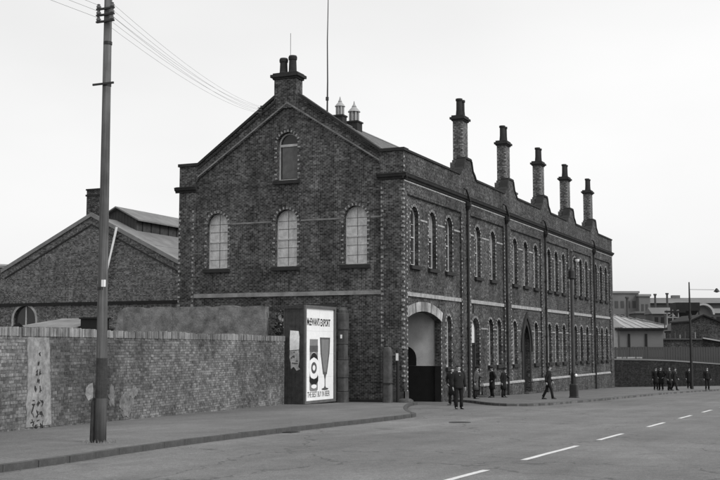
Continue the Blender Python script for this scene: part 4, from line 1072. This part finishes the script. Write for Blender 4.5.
# pale single storey office with dark eaves and two posts
of = far('pale_office', 'low pale office block with dark flat roof beyond the yard wall', 'building', 118, S(619, 118))
m = MB(); m.box(0, 4.55, 0, 6, -.6, 4.4); m.build('wall', M_far, of)
m = MB(); m.box(-.3, 4.9, -.5, 6.2, 4.42, 4.62); m.build('roof', M_black, of)
for x in (.95, 2.75):
    m = MB(); m.box(x - .10, x + .10, -.12, -.002, 1.0, 4.0); m.build('pilaster', M_black, of)
m = MB(); m.box(0, 4.55, -.05, -.002, 2.5, 2.62); m.build('sill_course', M_fard, of)
wh = far('whitewashed_hut', 'narrow whitewashed hut wall touching the end of the building', 'hut', 119, S(609, 119))
m = MB(); m.box(0, 1.35, 0, 3, -.6, 4.7); m.build('wall', M_plaster, wh)
m = MB(); m.add([(-.1, -.1, 4.7), (1.5, -.1, 4.7), (1.5, 3, 4.7), (-.1, 3, 4.7), (-.1, -.1, 5.9), (.2, -.1, 5.9), (.2, 3, 5.9), (-.1, 3, 5.9)], [(0, 3, 2, 1), (4, 5, 6, 7), (0, 1, 5, 4), (1, 2, 6, 5), (2, 3, 7, 6), (3, 0, 4, 7)]); m.build('roof', M_dust, wh)
# pale sloping sheet roof
rf = far('sheet_roofed_shed', 'broad shed with pale sloping sheet roof behind the low office', 'shed', 150, S(608, 150))
m = MB(); m.add([(0, 0, 5.0), (10.5, 0, 4.9), (9.8, 16, 6.0), (0, 16, 8.0), (0, 0, 5.15), (10.5, 0, 5.05), (9.8, 16, 6.2), (0, 16, 8.2)], [(0, 3, 2, 1), (4, 5, 6, 7), (0, 1, 5, 4), (1, 2, 6, 5), (2, 3, 7, 6), (3, 0, 4, 7)]); m.build('roof', M_dust, rf)
for i in range(9):
    m = MB(); m.add([(i * 1.15, -.05, 5.16), (i * 1.15 + .15, -.05, 5.16), (i * 1.07 + .15, 16, 8.22 - i * .19), (i * 1.07, 16, 8.22 - i * .19)], [(0, 1, 2, 3)])
    m.add([(i * 1.15, -.05, 5.22), (i * 1.15 + .15, -.05, 5.22), (i * 1.07 + .15, 16, 8.28 - i * .19), (i * 1.07, 16, 8.28 - i * .19)], [(0, 1, 2, 3)]); m.build('roof_rib', M_far2, rf)
m = MB(); m.box(.1, 9.6, .2, 15, -1, 4.9); m.build('wall', M_far, rf)
# blocks on the skyline
def block(label, D, px0, px1, ztop, mat, depth=14, rows_=2, cols_=5, stack=None):
    b = far('far_block', label, 'building', D, S(px0, D)); b['group'] = 'grey blocks on the skyline'; wdt = S(px1, D) - S(px0, D)
    m = MB(); m.box(0, wdt, 0, depth, -2, ztop); m.build('wall', mat, b)
    m = MB(); m.box(-.2, wdt + .2, -.3, depth + .2, ztop + .002, ztop + .5); m.build('parapet', M_far2, b)
    wm = MB(); cw = wdt / (cols_ + .6); wm.box(0, cw * .55, -.08, -.002, 0, 1.6); me = wm.mesh('window', M_fard)
    for r_ in range(rows_):
        for c_ in range(cols_): link('window', me, b, (cw * (.5 + c_), 0, ztop - 3.4 - r_ * 3.1))
    return b
block('blocky grey building with flat roof just right of the brick works on the skyline', 260, 606, 638.5, 15.2, M_far, rows_=3)
block('narrower grey block standing slightly lower beside the larger skyline block', 258, 639, 650, 14.4, M_far, rows_=2, cols_=2)
lr = far('long_warehouse', 'long warehouse with pale roof along the right skyline', 'building', 350, S(650, 350))
m = MB(); m.box(0, 60, 0, 20, -2, 16.6); m.build('wall', M_fard, lr)
m = MB(); m.add([(-.5, -1, 16.5), (61, -1, 16.5), (61, 10, 18.6), (-.5, 10, 18.6), (-.5, 21, 16.5), (61, 21, 16.5)], [(0, 1, 2, 3), (3, 2, 5, 4), (0, 3, 4), (1, 5, 2), (0, 4, 5, 1)]); m.build('roof', M_far, lr)
m = MB(); m.box(9.5, 12, 9, 11, 18.2, 19.4); m.build('roof_vent', M_far, lr)
for i in range(18):
    if i == 0: m = MB(); m.box(0, 1.2, -.15, -.002, 8.5, 14.5); me = m.mesh('bay_window', M_black)
    link('bay_window', me, lr, (1.2 + i * 3.2, 0, 0))
# rows of lower works buildings in front of it
rb = far('works_range', 'range of low grey works buildings with small pale stacks behind the sheet roof', 'building', 220, S(636, 220))
m = MB(); m.box(0, 9, 0, 8, -2, 9.3); m.build('wall', M_fard, rb)
m = MB(); m.box(-.3, 9.3, -.3, 8.3, 9.302, 9.7); m.build('parapet', M_far, rb)
m = MB()
for x in (1.2, 3.1, 4.4, 5.8, 7.3): m.box(x, x + .35, -.4, -.3, 5.2, 5.2 + 1.8 + .6 * math.sin(x * 3)); 
m.build('vent_pipe', M_far2, rb)
# coal hopper / tank on legs
tk = far('coal_hopper', 'dark coal hopper with tapering bottom on a lattice frame', 'hopper', 160, S(684.5, 160))
m = MB(); m.box(-1.7, 1.7, -1.5, 1.5, 7.75, 8.95); m.add([(-1.5, -1.4, 7.75), (1.5, -1.4, 7.75), (1.5, 1.4, 7.75), (-1.5, 1.4, 7.75), (-.5, -.5, 6.1), (.5, -.5, 6.1), (.5, .5, 6.1), (-.5, .5, 6.1)], [(0, 1, 2, 3), (7, 6, 5, 4), (0, 4, 5, 1), (1, 5, 6, 2), (2, 6, 7, 3), (3, 7, 4, 0)]); m.build('bin', M_black, tk)
m = MB()
for x in (-1.6, 1.6):
    for y in (-1.4, 1.4): m.tube([(x, y, -1), (x, y, 7.8)], .12, 6)
m.tube([(-1.6, -1.4, 3), (1.6, -1.4, 6)], .06, 5); m.tube([(-1.6, -1.4, 6), (1.6, -1.4, 3)], .06, 5)
m.build('leg', M_iron, tk)
gt = far('lattice_gantry', 'pale lattice gantry frame left of the coal hopper', 'gantry', 158, S(666.5, 158))
m = MB()
for x in (0, .8, 1.6): m.tube([(x, 0, -1), (x, 0, 7.9)], .09, 5)
m.build('leg', M_far2, gt)
m = MB()
for i, z in enumerate((3.2, 4.4, 5.6, 6.8)): m.tube([(0, 0, z), (1.6, 0, z)], .08, 5); m.tube([(0, 0, z), (1.6, 0, z + 1.1)], .05, 5)
m.build('brace', M_far2, gt)
m = MB(); m.box(-.3, 2.6, -.2, .2, 7.5, 7.75); m.build('beam', M_black, gt)
for (nm, lab, D_, px0, w0_, zt_, rf_) in (('lean_to', 'small dark lean-to with pitched roof in front of the coal hopper', 135, 676, 2.6, 4.6, 1.0), ('store_shed', 'grey store shed with ridge roof below the long warehouse', 200, 652, 5.5, 8.6, 1.2), ('boiler_house', 'squat dark boiler house right of the coal hopper', 190, 694, 6.0, 8.4, .9)):
    t_ = far(nm, lab, 'building', D_, S(px0, D_))
    m = MB(); m.box(0, w0_, 0, 5, -2, zt_); m.build('wall', M_shed if D_ < 150 else M_fard, t_)
    m = MB(); m.add([(-.2, -.3, zt_), (w0_ + .2, -.3, zt_), (w0_ + .2, 2.5, zt_ + rf_), (-.2, 2.5, zt_ + rf_), (-.2, 5.3, zt_), (w0_ + .2, 5.3, zt_)], [(0, 1, 2, 3), (3, 2, 5, 4), (0, 3, 4), (1, 5, 2), (0, 4, 5, 1)]); m.build('roof', M_far, t_)
    me = None
    for i in range(int(w0_ / 1.1)):
        m = MB(); m.box(.4 + i * 1.1, 1.0 + i * 1.1, -.05, -.002, zt_ - 1.6, zt_ - .6); m.build('window', M_black, t_)
for i, (D_, px0, h_, r0) in enumerate(((210, 627, 11.8, .25), (215, 655, 12.6, .2), (230, 667, 13.5, .22), (180, 672, 9.4, .12), (140, 664, 6.4, .08), (141, 687, 6.2, .08))):
    t_ = far('stove_pipe', ['thin stack before the larger skyline block', 'thin stack left of the lattice gantry on the skyline', 'tallest thin stack above the lattice gantry', 'short thin stack beside the coal hopper', 'thin black pipe rising behind the outhouse at its left', 'thin black pipe rising behind the outhouse near the lamp pole'][i], 'pipe', D_, S(px0, D_)); t_['group'] = 'stove pipes and stacks on the right skyline'
    m = MB(); m.tube([(0, 0, -1), (0, 0, h_)], r0, 8); m.build('stack', M_fard, t_)
    m = MB(); m.tube([(0, 0, h_), (0, 0, h_ + .3)], r0 * 1.6, 8); m.build('cowl', M_fard, t_)
# curved-roof hut
nh = far('arched_roof_hut', 'hut with pale curved corrugated roof behind the dark gabled shed', 'hut', 172, S(703, 172))
m = MB(); n = 14; P = []
for rr in (1.75, 1.45):
    for i in range(n + 1): a = PI * (1 - i / n) * 1.0; P.append((rr * math.cos(a), 0, 7.65 + rr * math.sin(a)))
F_ = [(i, i + 1, n + 2 + i, n + 1 + i) for i in range(n)]
k_ = len(P); P2 = [(x, 12, z) for x, y, z in P]; F2 = [tuple(reversed([i + k_ for i in f])) for f in F_]
F3 = [(i, k_ + i, k_ + i + 1, i + 1) for i in range(n)]
m.add(P + P2, F_ + F2 + F3); m.build('curved_roof', M_dust, nh)
m = MB(); m.loft([(0, 1, -1, 1.45, .1), (0, 1, 7.65, 1.45, .1), (0, 1, 8.5, 1.15, .1), (0, 1, 9.0, .5, .1)], 12); m.build('end_wall', M_far, nh)
# dark gabled shed at the right edge
gs = far('gabled_shed', 'dark brick gabled shed behind the yard wall at the right edge', 'shed', 125, S(702, 125))
m = MB(); m.sheet([(-1.35, -1), (9, -1), (9, 2.5), (0, 6.1), (-1.35, 5.5)], [], FY(0), 8); m.build('wall', M_shed, gs)
m = MB(); rake(m, [(-1.6, 5.4), (0, 6.12), (9.4, 2.36)], .16, -.3, 8.2); m.build('roof', M_black, gs)
m = MB(); rake(m, [(-.2, 3.55), (4.5, 2.75)], .14, -.6, -.001); m.build('pent_roof', M_dust, gs)
ls = far('soot_black_outhouse', 'low soot-dark outhouse between the office and the gabled shed', 'outhouse', 121, S(661.6, 121))
m = MB(); m.box(0, 4.1, 0, 5, -1, 3.4); m.build('wall', M_shed, ls)
m = MB(); m.box(-.1, 4.2, -.2, 5.1, 3.402, 3.55); m.build('roof', M_fard, ls)
for i in range(7):
    m = MB(); h = 3.55 + random.uniform(.3, .9); m.tube([(.3 + i * .55, .3, 3.5), (.3 + i * .55, .3, h)], .07, 6); m.build('vent_pipe', M_far2 if i % 3 == 0 else M_fard, ls)
# far roofs glimpsed at the left edge
fl = far('distant_factory', 'distant pale factory roofs at the extreme left skyline', 'building', 300, S(-40, 300))
m = MB(); m.box(0, 13.5, 0, 10, -3, 24.6); m.build('wall', M_far, fl)
m = MB(); m.add([(-.5, -1, 24.4), (13.8, -1, 24.0), (13.8, 5, 25.2), (-.5, 5, 25.9), (-.5, 11, 24.4), (13.8, 11, 24.2)], [(0, 1, 2, 3), (3, 2, 5, 4), (0, 3, 4), (1, 5, 2), (0, 4, 5, 1)]); m.build('roof', M_far2, fl)

# ================================================================== PEOPLE
def skin_body(P, H):
    """one continuous body grown from a joint skeleton"""
    V = []; E = []; Rd = []
    def v(p, r): V.append(p); Rd.append(r * .53); return len(V) - 1
    def e(a, b): E.append((a, b))
    pel = v(P['pelvis'], .12); wa = v(P['waist'], .115); chs = v(P['chest'], .14); nb_ = v(P['neckb'], .065); nk = v(P['neck'], .052)
    e(pel, wa); e(wa, chs); e(chs, nb_); e(nb_, nk)
    jaw = v(P['jaw'], .066); sk = v(P['skull'], .082); cr = v(P['crown'], .060); e(nk, jaw); e(jaw, sk); e(sk, cr)
    for s in ('l', 'r'):
        hp = v(P['hip' + s], .09); kn = v(P['knee' + s], .056); cf = v(((Vector(P['knee' + s]) * .65 + Vector(P['ank' + s]) * .35)), .052)
        an = v(P['ank' + s], .036); to = v(P['toe' + s], .030); e(pel, hp); e(hp, kn); e(kn, cf); e(cf, an); e(an, to)
        sh_ = v(P['sho' + s], .062); el = v(P['elb' + s], .041); wr_ = v(P['wri' + s], .027); pm = v(P['palm' + s], .033)
        e(chs, sh_); e(sh_, el); e(el, wr_); e(wr_, pm)
        w_ = Vector(P['wri' + s]); p_ = Vector(P['palm' + s]); d = (p_ - w_).normalized(); sx = Vector((0, 1, 0)); sx = (sx - d * sx.dot(d)).normalized()
        inn = Vector((1 if s == 'l' else -1, 0, 0))
        for j, L in enumerate((.042, .048, .045, .035)):
            b0 = p_ + sx * (-.0155 + .0103 * j) + d * .012; f1 = v(tuple(b0 + d * L * .5), .0085); f2 = v(tuple(b0 + d * L * .85 + inn * .011), .0075); e(pm, f1); e(f1, f2)
        t1 = v(tuple(w_ * .4 + p_ * .6 - sx * .022), .011); t2 = v(tuple(p_ - sx * .028 + d * .016), .009); e(pm, t1); e(t1, t2)
    me = bpy.data.meshes.new('person'); me.from_pydata([tuple(Vector(q) * H) for q in V], E, [])
    o = bpy.data.objects.new('tmp', me); COL.objects.link(o)
    md = o.modifiers.new('skin', 'SKIN'); md.use_smooth_shade = True
    for i, r_ in enumerate(Rd): me.skin_vertices[0].data[i].radius = (r_ * H, r_ * H)
    me.skin_vertices[0].data[0].use_root = True
    sb = o.modifiers.new('sub', 'SUBSURF'); sb.levels = 1; sb.render_levels = 1
    bpy.context.view_layer.update()
    m2_ = bpy.data.meshes.new_from_object(o.evaluated_get(bpy.context.evaluated_depsgraph_get()))
    COL.objects.unlink(o); bpy.data.objects.remove(o)
    # face: nose, brow, chin pushed out of the front of the head; ears
    sk_ = Vector(P['skull']) * H
    bmx = bmesh.new(); bmx.from_mesh(m2_)
    f = Vector((0, -1, 0))
    for (dx, dz, dy, s_) in ((0, -.020, .050, (.008, .012, .015)), (.047, -.017, 0.0, (.005, .012, .018)), (-.047, -.017, 0.0, (.005, .012, .018))):
        M = Matrix.Translation(sk_ + Vector((dx, -dy, dz)) * H) @ Matrix.Diagonal((*[q * H for q in s_], 1))
        bmesh.ops.create_icosphere(bmx, subdivisions=1, radius=1, matrix=M)
    bmx.to_mesh(m2_); bmx.free()
    m2_.materials.clear(); m2_.materials.append(M_skin)
    for p in m2_.polygons: p.material_index = 0; p.use_smooth = True
    return m2_
def pose(kind):
    P = dict(pelvis=(0, 0, .53), waist=(0, 0, .60), chest=(0, .0, .72), neckb=(0, .005, .835), neck=(0, -.002, .862), jaw=(0, -.022, .895), skull=(0, -.004, .935), crown=(0, .006, .962))
    for s, q in (('l', -1), ('r', 1)):
        P['hip' + s] = (q * .055, 0, .51); P['knee' + s] = (q * .058, -.012, .285); P['ank' + s] = (q * .062, .012, .045); P['toe' + s] = (q * .072, -.085, .02)
        P['sho' + s] = (q * .112, .004, .80); P['elb' + s] = (q * .145, .02, .635); P['wri' + s] = (q * .148, -.02, .49); P['palm' + s] = (q * .146, -.032, .455)
    if kind == 'walk':
        P.update(kneel=(-.05, -.085, .292), ankl=(-.05, -.125, .055), toel=(-.055, -.215, .035), kneer=(.05, .055, .287), ankr=(.05, .165, .075), toer=(.055, .10, .022),
                 elbl=(-.14, .06, .645), wril=(-.145, .055, .50), palml=(-.144, .045, .465), elbr=(.14, -.02, .64), wrir=(.14, -.10, .52), palmr=(.138, -.125, .49),
                 chest=(0, -.02, .72), neckb=(0, -.025, .835), neck=(0, -.035, .862), jaw=(0, -.058, .895), skull=(0, -.042, .935), crown=(0, -.034, .962), shol=(-.112, -.015, .80), shor=(.112, -.018, .80))
    if kind == 'pocket':
        P.update(elbl=(-.175, .05, .66), wril=(-.125, -.03, .55), palml=(-.105, -.045, .53), elbr=(.175, .05, .66), wrir=(.125, -.03, .55), palmr=(.105, -.045, .53), ankl=(-.08, .012, .045), toel=(-.10, -.08, .02), kneel=(-.07, -.012, .285))
    if kind == 'lean':
        for k_ in ('chest', 'neckb', 'neck', 'jaw', 'skull', 'crown', 'shol', 'shor', 'elbl', 'elbr', 'wril', 'wrir', 'palml', 'palmr', 'waist'):
            x, y, z = P[k_]; P[k_] = (x, y - (z - .5) * .14, z)
        P.update(elbr=(.16, -.10, .66), wrir=(.10, -.17, .66), palmr=(.07, -.19, .68))
    return P
BODY = {}
def loft_between(m, pts, n=12): m.loft(pts, n)
def person(label, x, y, H, face, kind='stand', coat=M_coatb, long=False, hat=None, legs=M_coatd, shirt=True, group=None, z=None):
    g = (gz(x, y) + .065) if z is None else z
    p = thing('person', label, 'person', (x, y, g), face, group or ('people standing at the far kerb' if y > 30 else 'people in front of the brick building'))
    P = pose(kind); 
    if kind not in BODY: BODY[kind] = skin_body(P, 1.0)
    b_ = link('body', BODY[kind], p); b_.scale = (H, H, H)
    V3 = lambda k_: tuple(Vector(P[k_]) * H)
    # trousers
    m = MB()
    for s in 'lr':
        hp, kn, an = Vector(P['hip' + s]), Vector(P['knee' + s]), Vector(P['ank' + s])
        m.tube([tuple((hp + Vector((0, 0, .04))) * H), tuple(hp * H), tuple((hp * .5 + kn * .5) * H), tuple(kn * H), tuple((kn * .45 + an * .55) * H), tuple((an + Vector((0, 0, -.008))) * H)], [.075 * H, .062 * H, .052 * H, .043 * H, .039 * H, .040 * H], 10)
    pe = P['pelvis']; m.loft([(0, pe[1] * H, .47 * H, .085 * H, .065 * H), (0, pe[1] * H, .53 * H, .105 * H, .073 * H), (0, pe[1] * H, .60 * H, .095 * H, .068 * H)], 12)
    m.build('trousers', legs, p, smooth=True)
    # shoes
    m = MB()
    for s in 'lr':
        an, to = Vector(P['ank' + s]) * H, Vector(P['toe' + s]) * H; d = (to - an); d.z = 0; d.normalize(); L_ = .155 * H; a_ = math.atan2(d.y, d.x)
        zb_ = to.z - .02 * H
        M = Matrix.Translation((an.x - d.x * .03 * H, an.y - d.y * .03 * H, zb_)) @ Matrix.Rotation(a_, 4, 'Z')
        m.loft([(L_ * .45, 0, 0, L_ * .52, .030 * H), (L_ * .45, 0, .012 * H, L_ * .53, .031 * H), (L_ * .38, 0, .032 * H, L_ * .42, .028 * H), (L_ * .18, 0, .055 * H, L_ * .2, .025 * H)], 12, M=M)
    m.build('shoes', M_shoe, p, smooth=True)
    # coat: torso with skirt + sleeves
    m = MB(); w0, c0_, nb2 = P['waist'], P['chest'], P['neckb']
    hem = .27 if long else .455
    rings = [(0, pe[1] * H, hem * H, (.125 if long else .112) * H, (.098 if long else .082) * H), (0, pe[1] * H, (hem + .53) / 2 * H, .115 * H, .084 * H), (0, pe[1] * H, .53 * H, .112 * H, .082 * H), (0, w0[1] * H, .61 * H, .103 * H, .078 * H),
             (0, c0_[1] * H, .71 * H, .122 * H, .084 * H), (0, (c0_[1] + nb2[1]) / 2 * H, .785 * H, .125 * H, .078 * H), (0, nb2[1] * H, .825 * H, .085 * H, .06 * H), (0, nb2[1] * H, .848 * H, .042 * H, .042 * H)]
    m.loft(rings, 16)
    for s in 'lr':
        sh_, el, wr_ = [Vector(P[k_ + s]) for k_ in ('sho', 'elb', 'wri')]
        m.tube([tuple((sh_ + Vector((0, 0, .01)) - Vector((sh_.x * .35, 0, 0))) * H), tuple(sh_ * H), tuple((sh_ * .5 + el * .5) * H), tuple(el * H), tuple((el * .5 + wr_ * .5) * H), tuple(wr_ * H)], [.042 * H, .045 * H, .040 * H, .036 * H, .032 * H, .028 * H], 10)
    m.build('overcoat' if long else 'jacket', coat, p, smooth=True)
    if shirt:
        m = MB(); cy = (c0_[1] + nb2[1]) / 2
        m.add([(-.030 * H, (nb2[1] - .050) * H, .842 * H), (.030 * H, (nb2[1] - .050) * H, .842 * H), (0, (cy - .088) * H, .745 * H), (-.030 * H, (nb2[1] - .02) * H, .846 * H), (.030 * H, (nb2[1] - .02) * H, .846 * H), (0, (cy - .07) * H, .745 * H)], [(0, 2, 1), (3, 4, 5), (0, 1, 4, 3), (1, 2, 5, 4), (2, 0, 3, 5)])
        m.build('shirt_collar', M_shirt, p)
    sk_ = Vector(P['skull']) * H
    m = MB()
    if hat == 'cap':
        m.loft([(0, sk_.y + .0 * H, sk_.z + .020 * H, .056 * H, .064 * H), (0, sk_.y - .004 * H, sk_.z + .034 * H, .066 * H, .075 * H), (0, sk_.y - .004 * H, sk_.z + .050 * H, .052 * H, .060 * H), (0, sk_.y, sk_.z + .056 * H, .02 * H, .02 * H)], 14)
        m.loft([(0, sk_.y - .058 * H, sk_.z + .016 * H, .040 * H, .030 * H), (0, sk_.y - .055 * H, sk_.z + .026 * H, .042 * H, .030 * H)], 12); m.build('flat_cap', M_coatd, p, smooth=True)
    elif hat == 'hat':
        m.loft([(0, sk_.y, sk_.z + .018 * H, .082 * H, .092 * H), (0, sk_.y, sk_.z + .024 * H, .080 * H, .090 * H), (0, sk_.y, sk_.z + .027 * H, .056 * H, .064 * H), (0, sk_.y, sk_.z + .070 * H, .050 * H, .056 * H), (0, sk_.y, sk_.z + .074 * H, .03 * H, .034 * H)], 16); m.build('felt_hat', M_coatd, p, smooth=True)
    if True:
        m = MB(); m.loft([(0, sk_.y + .022 * H, sk_.z - .030 * H, .044 * H, .034 * H), (0, sk_.y + .014 * H, sk_.z + .0 * H, .053 * H, .048 * H), (0, sk_.y + .006 * H, sk_.z + .022 * H, .054 * H, .057 * H), (0, sk_.y + .004 * H, sk_.z + .040 * H, .042 * H, .046 * H), (0, sk_.y, sk_.z + .048 * H, .018 * H, .02 * H)], 14); m.build('hair', M_hair, p, smooth=True)
    return p
toCam = TH        # a figure's front is local -Y; rotation TH turns it towards the viewer
person('man in dark suit and open collar standing on the road before the gateway', 4.13, -4.44, 1.80, toCam + .25, 'stand', M_coatd, False, None, M_coatb, z=gz(4.13, -4.44) - .045)
person('man in long black overcoat beside the gateway, half hidden by the man on the road', 2.2, .35, 1.72, toCam - .35, 'pocket', M_coatb, True, None, M_coatb, z=gz(2.2, .35) - .045)
person('man in grey coat leaning forward at the arched doorway', 1.0, 7.3, 1.66, toCam + 1.15, 'lean', M_coatg, True, 'cap', M_coatb)
person('person in black coat on the left of the pair by the wall windows', 1.0, 10.15, 1.66, toCam - 1.3, 'pocket', M_coatb, True, 'cap', M_coatb)
person('person in felt hat and open coat facing a companion by the wall windows', 1.45, 10.75, 1.60, toCam + .9, 'lean', M_coatb, True, 'hat', M_coatb)
person('man in dark suit striding along the pavement beside the street lamp', 4.64, 7.9, 1.70, toCam + 1.35, 'walk', M_coatb, False, None, M_coatb)
person('leftmost dark figure of the group at the far kerb', 5.15, 37.4, 1.70, toCam, 'stand', M_coatb, True, 'cap', M_coatb)
person('dark coated figure second from the left in the far kerb group', 5.7, 36.3, 1.72, toCam - .7, 'pocket', M_coatb, True, None, M_coatb)
person('bare-headed figure in the middle of the far kerb group', 6.3, 36.2, 1.72, toCam + .7, 'stand', M_coatd, True, None, M_coatb)
person('figure with pale face walking at the right of the far kerb group', 6.75, 35.6, 1.66, toCam + .9, 'walk', M_coatb, True, None, M_coatb)
person('dark figure standing behind the far lamp pole', 6.6, 44.4, 1.70, toCam, 'stand', M_coatb, True, 'cap', M_coatb)
person('lone man in dark suit at the far kerb near the right edge', 8.55, 39.6, 1.70, toCam, 'stand', M_coatb, False, None, M_coatb)
